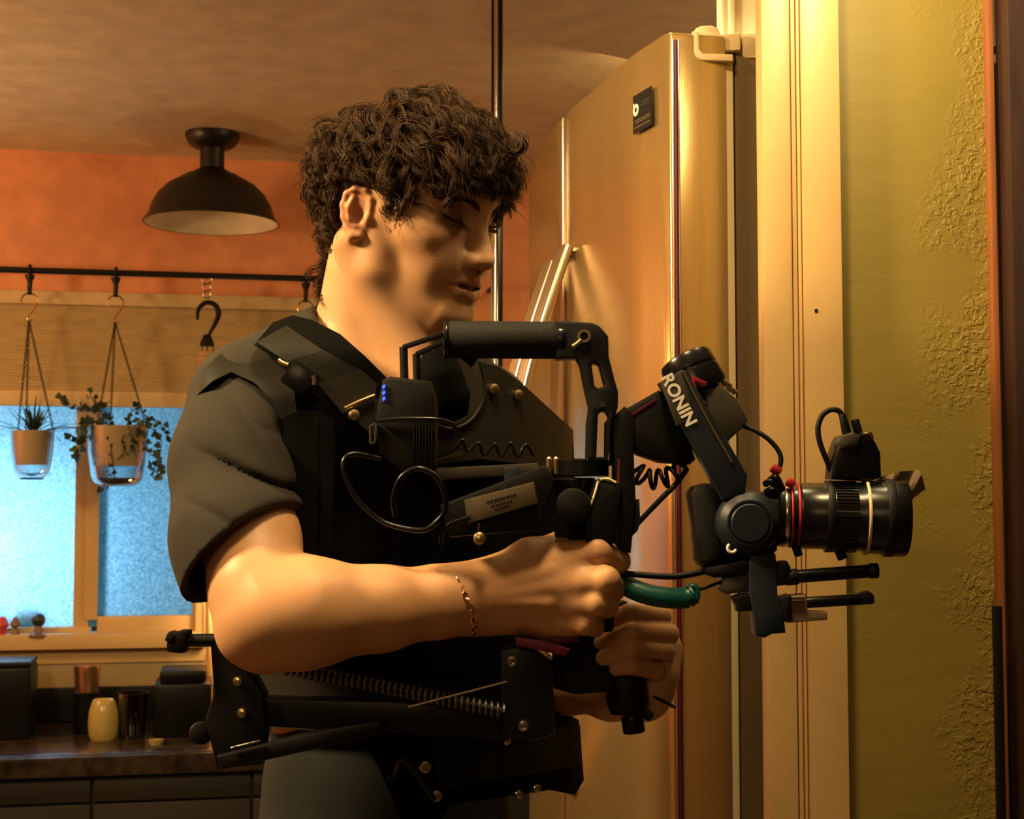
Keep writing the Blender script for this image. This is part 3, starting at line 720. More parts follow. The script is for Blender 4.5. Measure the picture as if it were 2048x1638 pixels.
# edge trims on the near door's side face
for off, m_ in ((.0035, M['chrome']), (.0115, M['chrome'])):
    q = fp[0] + inn * off - dv * .0015; cyl('edge_trim', (q.x, q.y, ZD + .01), (q.x, q.y, ZTOP - .012), .0016, m_, dn, segs=10)
q = fp[0] + inn * .0075 - dv * .0012; cyl('edge_groove', (q.x, q.y, ZD + .01), (q.x, q.y, ZTOP - .012), .0022, M['magenta'], dn, segs=10)
g = fp[gi] - inn * .001
cyl('edge_trim', (g.x, g.y, ZD + .01), (g.x, g.y, ZTOP - .004), .0032, M['chrome'], dn, segs=12)
# bowed bar handles on both sides of the gap
nrm = -inn
for s_ in (-.046, .040):
    zt_ = at(1130, 506 if s_ < 0 else 520, fp[gi].y).z; zb_ = at(1130, 1560, fp[gi].y).z
    base = Vector((fp[gi].x, fp[gi].y, 0)) + dv * s_; par = dn if s_ < 0 else df
    hnd = None
    for so in (-.019, 0, .019):
        pts = []
        for i in range(33):
            t = i / 32; pts.append(base + dv * so + nrm * (.012 + .092 * math.sin(math.pi * t)) + Vector((0, 0, zt_ + (zb_ - zt_) * t)))
        if so == -.019: hnd = tube('handle', pts, .0085, M['handle_steel'], par, 12, 0)
        else: tube('handle_tube', pts, .0085, M['handle_steel'], hnd, 12, 0)
    for zz in (zt_ - .006, zb_ + .006):
        q = base + Vector((0, 0, zz)); cyl('handle_mount', q + inn * .004, q + nrm * .016, .010, M['handle_steel'], hnd, segs=16)
# energy sticker
def sk(a, z, o=.0006):   # sticker coordinates on the near door
    pass
s0, s1 = arc_at(1310), arc_at(1273); pA = fp[s0]; pB = fp[s1]
zA1 = at(1310, 172, pA.y).z; zA0 = at(1310, 250, pA.y).z
st = bmesh.new(); off = -inn * .0012
ex = (pB - pA).to_3d(); ex.z = 0; Ls = ex.length; ex.normalize(); ez = Vector((0, 0, 1)); en = Vector((-ex.y, ex.x, 0)); en = en if en.dot(inn) < 0 else -en
so = Vector((pA.x, pA.y, 0)) + en * .0045
rotS = Matrix((-ex, -en, ez)).transposed()
def sbox(name, a0, a1, z0, z1, m, th, par): return box(name, so + ex * (a0 + a1) / 2 + ez * (z0 + z1) / 2 + en * th / 2, (a1 - a0, th, z1 - z0), m, par, rotS, 0)
sticker = sbox('energy_sticker', 0, Ls, zA0, zA1, M['black'], .0008, dn)
hS = zA1 - zA0
mtS = Matrix(((-ex.x, 0, en.x, 0), (-ex.y, 0, en.y, 0), (0, 1, 0, 0), (0, 0, 0, 1)))
bm = bmesh.new(); cS = so + ex * Ls * .83 + ez * (zA0 + hS * .60) + en * .001
add_lathe(bm, [(hS * .07, 0), (hS * .16, 0), (hS * .16, .0004), (hS * .07, .0004), (hS * .07, 0)], cS, en, 28); bm_obj('sticker_emblem', bm, M['white'], sticker)
sbox('sticker_emblem', Ls * .94, Ls * .97, zA0 + hS * .55, zA0 + hS * .80, M['white'], .0012, sticker)
for r0, z_, wd_ in ((.12, .70, .45), (.12, .62, .42), (.08, .30, .80), (.08, .24, .80), (.08, .12, .85)):
    sbox('sticker_print', Ls * r0, Ls * (r0 + wd_), zA0 + hS * z_, zA0 + hS * (z_ + .035), M['label_ink'] if z_ > .5 else M['label'], .0011, sticker)
# hinge cover
hc = fr; Yh = 1.965
prism('hinge_cover', [(1480, 66), (1527, 66), (1535, 116), (1478, 116)], 1.985, 2.10, M['beige_plastic'], fr, .003)
prism('hinge_cover', [(1386, 66), (1392, 56), (1402, 51), (1424, 50), (1436, 55), (1442, 68), (1482, 64), (1482, 100), (1444, 102), (1436, 90), (1400, 88), (1388, 80)], 1.972, 2.08, M['beige_plastic'], fr, .003)
prism('hinge_bracket', [(1385, 62), (1398, 62), (1399, 98), (1406, 106), (1466, 108), (1467, 122), (1402, 120), (1390, 113), (1385, 104)], 1.958, 1.985, M['beige_plastic'], fr, .002)
prism('hinge_gap', [(1400, 88), (1470, 94), (1474, 130), (1466, 130), (1462, 108), (1402, 108)], 1.982, 2.0, M['black'], fr, .001)
# ================================================================== THE PERSON
# signed-distance modelling: smooth unions of tapered limbs, meshed with surface nets
def vnp(p): return np.array([p[0], p[1], p[2]], dtype=np.float32)
class Prim:
    def __init__(s, f, lo, hi, op='+', k=0.01): s.f, s.lo, s.hi, s.op, s.k = f, np.array(lo), np.array(hi), op, k
def s_cone(a, b, r1, r2, op='+', k=0.012):
    a = vnp(a); b = vnp(b); ba = b - a; L2 = float(ba @ ba); R = max(r1, r2)
    def f(P):
        pa = P - a; h = np.clip((pa @ ba) / L2, 0, 1)
        return np.linalg.norm(pa - h[..., None] * ba, axis=-1) - (r1 + (r2 - r1) * h)
    return Prim(f, np.minimum(a, b) - R, np.maximum(a, b) + R, op, k)
def s_ell(c, r, R=None, op='+', k=0.012):
    c = vnp(c); r = np.array(r, dtype=np.float32); Rm = np.eye(3, dtype=np.float32) if R is None else np.array(R, dtype=np.float32)
    def f(P):
        q = (P - c) @ Rm                       # Rm columns = local axes
        k0 = np.linalg.norm(q / r, axis=-1); k1 = np.linalg.norm(q / (r * r), axis=-1)
        return k0 * (k0 - 1.0) / np.maximum(k1, 1e-6)
    m = float(r.max()); return Prim(f, c - m, c + m, op, k)
def s_chain(pts, rs, op='+', k=0.012): return [s_cone(p, q, a, b, op, k) for p, q, a, b in zip(pts, pts[1:], rs, rs[1:])]
def s_half(p, n, op='&', k=0.002):
    p = vnp(p); n = vnp(n) / np.linalg.norm(vnp(n)); return Prim(lambda P: (P - p) @ n, [-9] * 3, [9] * 3, op, k)
def field(prims, P):
    d = np.full(P.shape[:-1], 1.0, dtype=np.float32)
    for q in prims:
        e = q.f(P).astype(np.float32); k = q.k
        if q.op == '+':
            h = np.clip(0.5 + 0.5 * (d - e) / k, 0, 1); d = d + (e - d) * h - k * h * (1 - h)
        elif q.op == '-':
            h = np.clip(0.5 - 0.5 * (d + e) / k, 0, 1); d = d + (-e - d) * h + k * h * (1 - h)
        elif q.op == '&':
            h = np.clip(0.5 - 0.5 * (d - e) / k, 0, 1); d = d + (e - d) * h + k * h * (1 - h)
        elif q.op == 'w': d = d + e
    return d
def sdf_mesh(prims, lo, hi, h, B=16):
    """block-sparse surface nets: one closed quad mesh of the zero level set"""
    lo = np.array(lo, dtype=np.float32); hi = np.array(hi, dtype=np.float32)
    n = np.ceil((hi - lo) / h / B).astype(int); NN = n * B
    hd = h * B * 0.5 * 1.733
    cc = np.stack(np.meshgrid(*[lo[i] + h * B * (np.arange(n[i]) + .5) for i in range(3)], indexing='ij'), -1).astype(np.float32)
    d0 = field(prims, cc); g = np.arange(B + 1); gx = np.stack(np.meshgrid(g, g, g, indexing='ij'), -1)
    qlo = np.array([q.lo for q in prims]); qhi = np.array([q.hi for q in prims]); qk = np.array([3 * q.k for q in prims]); glob = np.array([q.op in '&w' for q in prims])
    cor = [(a, b, c) for a in (0, 1) for b in (0, 1) for c in (0, 1)]
    ids, pos, quads = [], [], []
    def gid(c): return (c[..., 0].astype(np.int64) * NN[1] + c[..., 1]) * NN[2] + c[..., 2]
    for bi in np.argwhere(np.abs(d0) < hd * 1.8 + 0.014):
        c = cc[tuple(bi)]; gap = np.linalg.norm(np.maximum(np.maximum(qlo - c, c - qhi), 0), axis=1)
        sub = [prims[m] for m in np.nonzero((gap < hd + qk + 0.012) | glob)[0]]
        G = gx + bi * B; F = field(sub, (lo + h * G).astype(np.float32)); ins = F < 0
        if ins.all() or not ins.any(): continue
        o = np.zeros((B, B, B), dtype=np.int8)
        for a, b, e in cor: o += ins[a:B + a, b:B + b, e:B + e]
        cells = np.argwhere((o > 0) & (o < 8))
        if len(cells):
            acc = np.zeros((len(cells), 3)); cnt = np.zeros(len(cells)); val = {q: F[cells[:, 0] + q[0], cells[:, 1] + q[1], cells[:, 2] + q[2]] for q in cor}
            for q in cor:
                for a in range(3):
                    if q[a] == 0:
                        r = list(q); r[a] = 1; v0, v1 = val[q], val[tuple(r)]; m = (v0 < 0) != (v1 < 0)
                        t = np.where(m, v0 / np.where(v0 == v1, 1, v0 - v1), 0); pp = np.tile(np.array(q, float), (len(cells), 1)); pp[:, a] += t
                        acc[m] += pp[m]; cnt[m] += 1
            gc = cells + bi * B; ids.append(gid(gc)); pos.append(lo + h * (gc + acc / cnt[:, None]))
        for a in range(3):
            s1 = [slice(0, B)] * 3; s1[a] = slice(1, B + 1); I0 = ins[:B, :B, :B]; m = I0 != ins[tuple(s1)]; E = np.argwhere(m)
            if not len(E): continue
            fl = ~I0[tuple(E.T)]; E = E + bi * B; b, e = (a + 1) % 3, (a + 2) % 3; ok = (E[:, b] > 0) & (E[:, e] > 0); E = E[ok]; fl = fl[ok]
            db = np.zeros(3, int); db[b] = 1; dc = np.zeros(3, int); dc[e] = 1
            q = np.stack([gid(E - db - dc), gid(E - dc), gid(E), gid(E - db)], 1); q[fl] = q[fl][:, ::-1]; quads.append(q)
    ids = np.concatenate(ids); pos = np.concatenate(pos); Q = np.concatenate(quads); order = np.argsort(ids); ids = ids[order]; pos = pos[order]
    k = np.searchsorted(ids, Q.ravel()).clip(0, len(ids) - 1); ok = (ids[k] == Q.ravel()).reshape(Q.shape).all(1)
    return pos, k.reshape(Q.shape)[ok]
def np_mesh(name, V, Fq):
    me = bpy.data.meshes.new(name); me.vertices.add(len(V)); me.vertices.foreach_set('co', np.asarray(V, dtype=np.float32).ravel())
    nq = Fq.shape[1]; me.loops.add(Fq.size); me.loops.foreach_set('vertex_index', Fq.astype(np.int32).ravel())
    me.polygons.add(len(Fq)); me.polygons.foreach_set('loop_start', np.arange(0, Fq.size, nq, dtype=np.int32))
    me.update(calc_edges=True); me.validate(); return me
def smooth_np(V, Fq, it=2, lam=.5):
    e = np.concatenate([Fq[:, [0, 1]], Fq[:, [1, 2]], Fq[:, [2, 3]], Fq[:, [3, 0]]])
    for _ in range(it):
        S = np.zeros_like(V); n = np.zeros(len(V))
        for a, b in ((0, 1), (1, 0)):
            for c in range(3): S[:, c] += np.bincount(e[:, a], V[e[:, b], c], len(V))
            n += np.bincount(e[:, a], minlength=len(V))
        V = V + lam * (S / n[:, None] - V)
    return V

# ---- head frame: x forward, y to the person's left, z up
YAW = math.radians(31); HP = math.radians(12); HR = math.radians(2); HS = 0.95
Rh = Matrix.Rotation(-YAW, 3, 'Z') @ Matrix.Rotation(HP, 3, 'Y') @ Matrix.Rotation(HR, 3, 'X')
trag = at(733, 436, 1.50)
HO = trag - (Rh @ Vector((-0.004, -0.071, 0.0))) * HS
def hw(p): return HO + (Rh @ Vector(p)) * HS
RhN = np.array(Rh)
def H_ell(c, r, rot=None, **kw):
    R_ = Rh if rot is None else Rh @ rot
    return s_ell(hw(c), [q * HS for q in r], np.array(R_), **kw)
def H_cone(a, b, r1, r2, **kw): return s_cone(hw(a), hw(b), r1 * HS, r2 * HS, **kw)
def H_chain(pts, rs, **kw): return s_chain([hw(p) for p in pts], [r * HS for r in rs], **kw)

head = []
head += [H_ell((-.008, 0, .046), (.099, .0755, .083), k=.01),
         H_ell((.034, 0, .012), (.055, .060, .075), k=.03),          # face mass
         H_ell((.050, 0, .055), (.044, .055, .040), k=.025),         # forehead
         H_ell((.046, 0, -.048), (.044, .041, .050), k=.02)]         # lower face
for s in (-1, 1):
    head += [H_ell((.056, s * .044, -.006), (.027, .019, .020), k=.022),           # cheekbone
             H_cone((.006, s * .048, -.050), (.070, s * .014, -.086), .0165, .0165, k=.022),   # jaw
             H_cone((-.002, s * .056, -.005), (.006, s * .050, -.050), .014, .016, k=.02),
             H_ell((.060, s * .028, -.036), (.022, .020, .026), k=.018),            # cheek
             H_cone((.0835, s * .012, .0355), (.070, s * .044, .036), .0095, .008, k=.012)]   # brow ridge
head += [H_ell((.079, 0, -.088), (.016, .019, .016), k=.016),                      # chin
         H_ell((.076, 0, -.050), (.020, .027, .027), k=.016)]                      # muzzle
for s in (-1, 1):
    head += [H_ell((.0935, s * .034, .016), (.019, .018, .0120), op='-', k=.014)]   # sockets
head += [H_cone((.084, 0, .030), (.1025, 0, -.013), .0074, .0090, k=.012),           # nose bridge
         H_ell((.1055, 0, -.0245), (.0122, .0120, .0108), k=.008)]
for s in (-1, 1):
    head += [H_ell((.0950, s * .0130, -.0275), (.0125, .0070, .0082), k=.006),      # wing
             H_ell((.070, s * .026, -.030), (.020, .016, .018), k=.014)]
    head += [H_ell((.0985, s * .0066, -.0355), (.0058, .0034, .0045), op='-', k=.003)]
head += [H_cone((.0935, 0, -.0335), (.1040, 0, -.0310), .004, .004, k=.004),
         H_ell((.0985, 0, -.0420), (.004, .0035, .006), op='-', k=.006)]            # philtrum
# eyelids and eyes (looking down, lids lowered)
for s in (-1, 1):
    head += [H_ell((.0705, s * .0325, .0195), (.0135, .0150, .0128), k=.004)]
    head += [H_cone((.0800, s * .019, .0130), (.0840, s * .032, .0108), .0011, .0012, op='-', k=.0015),
             H_cone((.0840, s * .032, .0108), (.0745, s * .046, .0150), .0012, .0010, op='-', k=.0015),
             H_cone((.0790, s * .020, .0255), (.0840, s * .033, .0290), .0012, .0012, op='-', k=.003),
             H_cone((.0840, s * .033, .0290), (.0735, s * .0475, .0240), .0012, .0012, op='-', k=.003)]
# lips, slightly parted
UL = [(.0765, -.0305, -.0530), (.0895, -.016, -.0495), (.0955, -.0045, -.0485), (.0950, 0, -.0493), (.0955, .0045, -.0485), (.0895, .016, -.0495), (.0765, .0305, -.0530)]
LL = [(.0760, -.0290, -.0550), (.0880, -.0150, -.0615), (.0920, 0, -.0640), (.0880, .0150, -.0615), (.0760, .0290, -.0550)]
head += H_chain(UL, [.0028, .0042, .0046, .0043, .0046, .0042, .0028], k=.005)
head += H_chain(LL, [.0028, .0054, .0062, .0054, .0028], k=.006)
head += H_chain([(.0795, -.0325, -.0535), (.0925, -.016, -.0552), (.0970, 0, -.0560), (.0925, .014, -.0556), (.0840, .024, -.0540)], [.0014, .0026, .0028, .0020, .0010], op='-', k=.002)
# ears
for s in (-1, 1):
    def E(x, z, o=0.0):
        x = -.004 + (x + .004) * .80; z = .002 + (z - .002) * .80; return (x, s * (.0745 + (-x) * .36 + o), z)
    head += [H_ell(E(-.016, .006, -.003), (.0145, .0042, .0245), Matrix.Rotation(-s * .32, 3, 'Z') @ Matrix.Rotation(-.18, 3, 'Y'), k=.006)]
    head += H_chain([E(.003, .010), E(.002, .024), E(-.007, .0345), E(-.020, .036), E(-.0305, .027), E(-.0335, .012), E(-.0305, -.004), E(-.024, -.016), E(-.015, -.026), E(-.006, -.0255)],
                    [.0026, .0027, .0030, .0033, .0035, .0033, .0030, .0030, .0046, .0038], k=.003)
    head += H_chain([E(-.020, .024, .001), E(-.0235, .010, .002), E(-.020, -.004, .001), E(-.013, -.012, .0)], [.0028, .0034, .0032, .0028], k=.003)
    head += [H_ell(E(-.010, .001, .003), (.0075, .0065, .0095), op='-', k=.004), H_ell(E(.002, -.002, .001), (.0038, .0036, .0055), k=.004)]
# neck
NB = at(745, 735, 1.585)
neck = [s_cone(hw((-.034, 0, -.035)), NB + Vector((-.012, 0.01, 0)), .052, .058, k=.025),
        s_cone(hw((.012, 0, -.085)), at(835, 790, 1.545), .034, .036, k=.03),
        s_cone(hw((-.030, -.055, -.030)), at(850, 790, 1.53), .018, .016, k=.02),
        s_cone(hw((-.030, .055, -.030)), at(850, 790, 1.56), .018, .016, k=.02)]
SHR = at(505, 800, 1.535); SHL = at(1000, 790, 1.78)
TC = (SHR + SHL) / 2; sx_ = (SHL - SHR); sx_.z = 0; sx_.normalize(); fx_ = Vector((sx_.y, -sx_.x, 0)); fx_ = fx_ if fx_.y < 0 else -fx_
SHL = at(965, 832, 1.80)
trunk = [s_cone(at(710, 760, 1.60), SHR + Vector((0, 0, -.005)), .050, .050, k=.03), s_cone(at(800, 760, 1.64), SHL, .050, .050, k=.03)]
RT = np.array(Matrix((sx_, -fx_, Vector((0, 0, 1)))).transposed())
trunk += [s_ell((TC.x, TC.y, TC.z - .16), (.165, .105, .25), RT, k=.05), s_ell((TC.x, TC.y, TC.z - .36), (.125, .090, .20), RT, k=.05)]

# right arm (nearest the camera)
def pr(px, r, Y): return r * Y / FPX            # pixel radius -> metres
EL = at(512, 1250, 1.385)
rarm = s_chain([SHR + Vector((.005, -.012, -.03)), at(505, 960, 1.478), at(505, 1090, 1.43), at(516, 1180, 1.40), at(522, 1240, 1.385)], [.046, .042, .0425, .042, .040], k=.02)
rarm += s_chain([at(512, 1262, 1.385), at(560, 1238, 1.385), at(625, 1224, 1.39), at(760, 1217, 1.41), at(880, 1203, 1.43), at(950, 1194, 1.44)], [.028, .044, .0465, .0365, .0310, .0285], k=.02)
rarm += [s_cone(at(488, 1275, 1.388), at(525, 1298, 1.39), .015, .014, k=.02)]
def chp(L_): return [at(*q[:3]) for q in L_]
# right hand: palm, fingers curled round the grip and away, thumb on top
GY = 1.445
rh = [s_cone(at(945, 1172, GY - .008), at(1120, 1128, GY - .010), .019, .020, k=.02), s_cone(at(950, 1196, GY - .006), at(1130, 1165, GY - .016), .019, .0185, k=.02),
      s_cone(at(950, 1212, GY), at(1120, 1205, GY - .010), .019, .018, k=.02), s_cone(at(948, 1225, GY + .004), at(1100, 1238, GY - .002), .016, .0165, k=.02)]
FR = [ ([(1120, 1126, GY - .012), (1195, 1104, GY - .026), (1236, 1122, GY - .004), (1222, 1142, GY + .022)], [.0165, .0130, .0112, .0095]),
       ([(1130, 1166, GY - .018), (1212, 1160, GY - .038), (1228, 1176, GY + .002), (1205, 1185, GY + .022)], [.0165, .0125, .0112, .0095]),
       ([(1118, 1206, GY - .012), (1196, 1204, GY - .034), (1213, 1212, GY + .002), (1190, 1218, GY + .022)], [.0160, .0120, .0108, .0090]),
       ([(1100, 1240, GY - .004), (1172, 1246, GY - .024), (1190, 1252, GY + .004), (1172, 1250, GY + .022)], [.0145, .0108, .0098, .0082]) ]
for P_, r_2 in FR: rh += s_chain(chp(P_), r_2, k=.005)
for P_, r_2 in FR: rh += [s_cone(at(*P_[0]), at((P_[0][0] * .65 + P_[1][0] * .35), (P_[0][1] * .65 + P_[1][1] * .35), P_[0][2] - .006), .0155, .013, k=.014)]
rh += s_chain(chp([(965, 1160, GY + .006), (1060, 1118, GY + .006), (1124, 1092, GY + .012), (1165, 1096, GY + .034), (1205, 1110, GY + .048)]), [.018, .0185, .0125, .0115, .0085], k=.012)
# tendons
for a, b in (((985, 1175), (1105, 1140)), ((985, 1190), (1110, 1172)), ((985, 1205), (1100, 1206))):
    rh += [s_cone(at(*a, GY - .024), at(*b, GY - .030), .0022, .0026, k=.008)]
# left arm: forearm comes from behind the vest, fingers wrapped round the lower grip towards the camera
LYh = 1.505
larm = s_chain([SHL + Vector((0, 0, -.05)), at(1020, 1130, 1.77), at(1060, 1320, 1.72)], [.046, .043, .038], k=.02)
larm += s_chain([at(1060, 1320, 1.72), at(1130, 1362, 1.63), at(1225, 1388, 1.580), at(1285, 1380, 1.545)], [.038, .032, .024, .022], k=.02)
lh = [s_cone(at(1285, 1385, 1.545), at(1322, 1300, 1.550), .023, .022, k=.02), s_cone(at(1285, 1375, 1.545), at(1300, 1240, 1.555), .022, .018, k=.02),
      s_cone(at(1290, 1390, 1.540), at(1318, 1345, 1.535), .018, .016, k=.02)]
FL = [ ([(1290, 1240, 1.560), (1322, 1234, 1.527), (1260, 1226, 1.492), (1214, 1240, 1.498)], [.0125, .0112, .0102, .0088]),
       ([(1310, 1275, 1.558), (1337, 1268, 1.522), (1262, 1262, 1.482), (1200, 1284, 1.490)], [.0130, .0115, .0106, .0090]),
       ([(1310, 1305, 1.552), (1330, 1300, 1.517), (1262, 1296, 1.480), (1206, 1316, 1.488)], [.0130, .0112, .0104, .0088]),
       ([(1300, 1342, 1.545), (1310, 1342, 1.512), (1262, 1332, 1.482), (1228, 1338, 1.490)], [.0120, .0100, .0092, .0078]) ]
for P_, r_2 in FL: lh += s_chain(chp(P_), [q * .93 for q in r_2], k=.0022)
lh += s_chain(chp([(1292, 1370, 1.560), (1262, 1320, 1.575), (1235, 1285, 1.565), (1215, 1262, 1.545)]), [.018, .0145, .0115, .009], k=.01)

def bounds(pr_, pad=.012):
    lo = np.min([q.lo for q in pr_ if q.op == '+'], 0) - pad; hi = np.max([q.hi for q in pr_ if q.op == '+'], 0) + pad; return lo, hi
allb = head + neck + trunk + rarm + rh + larm + lh
lo_, hi_ = bounds(allb); VB, FB = sdf_mesh(allb, lo_, hi_, .0016); VB = smooth_np(VB, FB, 2)
# skin colouring (lips, stubble, ears, knuckles) plus painted shade in lids, nostrils and mouth gap
loc = ((VB - vnp(HO)) @ RhN) / HS
tint = np.tile(np.array([0.63, 0.345, 0.170]), (len(VB), 1))
def blob(c, r, col, a):
    d = np.sqrt((((loc - np.array(c)) / np.array(r)) ** 2).sum(1)); wgt = np.clip(1.3 - d, 0, 1)[:, None] * a
    tint[:] = tint * (1 - wgt) + np.array(col) * wgt
lipc = (.44, .16, .11)
for seg, rr in ((UL, .0085), (LL, .0110)):
    for a, b in zip(seg, seg[1:]):
        for t in (0, .5): blob([a[i] + (b[i] - a[i]) * t for i in range(3)], (rr,) * 3, lipc, .7)
for s in (-1, 1):
    blob((-.016, s * .082, .008), (.022, .014, .032), (.66, .22, .12), .45)          # ear
    blob((.070, s * .040, -.012), (.03, .02, .02), (.64, .31, .17), .5)              # cheek
    blob((.030, s * .050, -.050), (.05, .03, .036), (.36, .20, .11), .45)            # stubble
    blob((.083, s * .034, .013), (.012, .018, .007), (.34, .17, .10), .6)            # lid line, dark of the eye slit painted in
    blob((.0985, s * .0066, -.0365), (.0048, .0034, .0040), (.16, .06, .035), .9)    # nostril, shade of the hollow painted in
blob((.080, 0, -.088), (.025, .03, .022), (.36, .20, .11), .45); blob((.106, 0, -.022), (.014, .016, .014), (.66, .29, .18), .5)
blob((.088, 0, -.0552), (.016, .030, .0026), (.08, .025, .018), .9)  # shade of the mouth gap put into the skin colour
meB = np_mesh('body', VB, FB)
ca = meB.color_attributes.new('skin_tint', 'FLOAT_COLOR', 'POINT'); ca.data.foreach_set('color', np.concatenate([tint, np.ones((len(tint), 1))], 1).astype(np.float32).ravel())
def skin_mat():
    m = mat('skin', (0.62, 0.36, 0.20), 0.48, sss=0.25, bump=0.04, bscale=700, spec=0.4); nt = m.node_tree; b = nt.nodes['Principled BSDF']
    at_ = nt.nodes.new('ShaderNodeVertexColor'); at_.layer_name = 'skin_tint'
    src = b.inputs['Base Color'].links[0].from_socket
    mx = nt.nodes.new('ShaderNodeMix'); mx.data_type = 'RGBA'; mx.inputs[0].default_value = 0.92
    nt.links.new(src, mx.inputs[6]); nt.links.new(at_.outputs['Color'], mx.inputs[7]); nt.links.new(mx.outputs[2], b.inputs['Base Color']); return m
M['skin'] = skin_mat()
person = thing('person', 'young person in a dark t-shirt and black harness looking down at the gimbal camera', 'person', (TC.x, TC.y, 0))
link('body', meB, M['skin'], person, True, 0)

# teeth, lashes, brows
bm = bmesh.new(); 
for i in range(-4, 5): add_box(bm, hw((.0855 - abs(i) * .0012, i * .0052, -.0530)), (.006, .0050, .006), Rh, .0012)
bm_obj('teeth', bm, M['teeth'], person)
def hair_mat():
    m = mat('dark_brown_hair', (0.050, 0.024, 0.008), 0.48, var=0.5, vscale=60, spec=0.22); b = m.node_tree.nodes['Principled BSDF']
    b.inputs['Sheen Weight'].default_value = 0.0; b.inputs['Sheen Tint'].default_value = (0.6, 0.35, 0.15, 1); return m
M['hair'] = hair_mat()
for s in (-1, 1):
    fo = 0.0 if s < 0 else -.0022
    bm = bmesh.new()
    add_tube(bm, catmull([hw((fo + .0820, s * .0190, .0125)), hw((fo + .0868, s * .0265, .0108)), hw((fo + .0876, s * .033, .0106)), hw((fo + .0842, s * .0405, .0122)), hw((fo + .0775, s * .0475, .0155))], 5), 0.0014, 6)
    for i in range(26):
        t = i / 25; y = .022 + t * .024; x = fo + .0880 - (abs(y - .031) ** 2) * 42; z = .0110 + max(0, y - .036) * .35
        a = Vector((x, s * y, z)); b_ = a + Vector((.0052, s * .0015 * (t - .2), -.0032)); c_ = a + Vector((.0085, s * .003 * (t - .2), -.0028)); add_tube(bm, [hw(a), hw(b_), hw(c_)], [.0007, .0006, .0002], 3)
    bm_obj('eyelashes', bm, M['hair'], person)
    bm = bmesh.new(); r2 = random.Random(3 + s)
    for i in range(150):
        t = r2.random(); y = .012 + t * .040; z = .0275 + .0065 * math.sin(min(1, t * 1.35) * math.pi * .75) + r2.uniform(-.0032, .0032) * (1.1 - t); x = .1010 - (y ** 2) * 9.0
        a = Vector((x - .001, s * y, z)); d = Vector((-.002 - t * .002, s * .008, .0035 - t * .004)); add_tube(bm, [hw(a), hw(a + d * .5 + Vector((.0012, 0, 0))), hw(a + d)], [.0006, .0006, .0002], 3)
    bm_obj('eyebrow', bm, M['hair'], person)

# ---- hair: locks of curly strands that follow the scalp
sc_c = np.array([-.010, 0, .046]); sc_r = np.array([.101, .079, .086])
def scalp_ok(p):
    x, y, z = p
    if x > .035:
        return z > .062 + max(0, (x - .05)) * .25 - max(0, abs(y) - .045) * 1.1
    if x > -.004: return z > .030 - (.022 if .004 < x < .030 else 0) * (abs(y) > .055)
    if x > -.040: return z > .030
    return z > -.082
def scalp_point(r):
    while True:
        v = r.normal(size=3); v /= np.linalg.norm(v); p = sc_c + v * sc_r
        if p[2] < .0 and p[0] < -.03: p[0] *= .92; p[1] *= .84
        if scalp_ok(p): return p
def hdist(p):
    q = (p - sc_c) / sc_r; k0 = np.linalg.norm(q); k1 = np.linalg.norm(q / sc_r); g = q / sc_r; return k0 * (k0 - 1) / max(k1, 1e-6), g / np.linalg.norm(g)
hr = np.random.default_rng(5); crown = np.array([-.050, -.01, .118])
HV = []; HF = []; hn = 0
def add_strand(P, rad, clip=False):
    global hn
    P = np.asarray(P)
    if clip:
        bad = (np.abs(P[:, 1]) > .068) & (P[:, 0] > -.040) & (P[:, 0] < .014) & (P[:, 2] > -.05) & (P[:, 2] < .034)
        if bad.any(): P = P[:int(np.argmax(bad))]
    n = len(P)
    if n < 4: return
    T = np.gradient(P, axis=0); T /= np.linalg.norm(T, axis=1)[:, None] + 1e-9
    U = np.cross(T, np.array([.3, .5, .81])); U /= np.linalg.norm(U, axis=1)[:, None] + 1e-9; W = np.cross(T, U)
    t = np.linspace(0, 1, n); rr = (rad * np.where(t < .75, 1, (1 - t) / .25 * .85 + .15))[:, None]; S = 3
    ring = np.stack([P + (U * math.cos(2 * math.pi * k / S) + W * math.sin(2 * math.pi * k / S)) * rr for k in range(S)], 1)
    HV.append(ring.reshape(-1, 3)); i = np.arange(n - 1)
    for k in range(S):
        j = (k + 1) % S; HF.append(np.stack([hn + i * S + k, hn + i * S + j, hn + (i + 1) * S + j, hn + (i + 1) * S + k], 1))
    hn += n * S
NL = 950
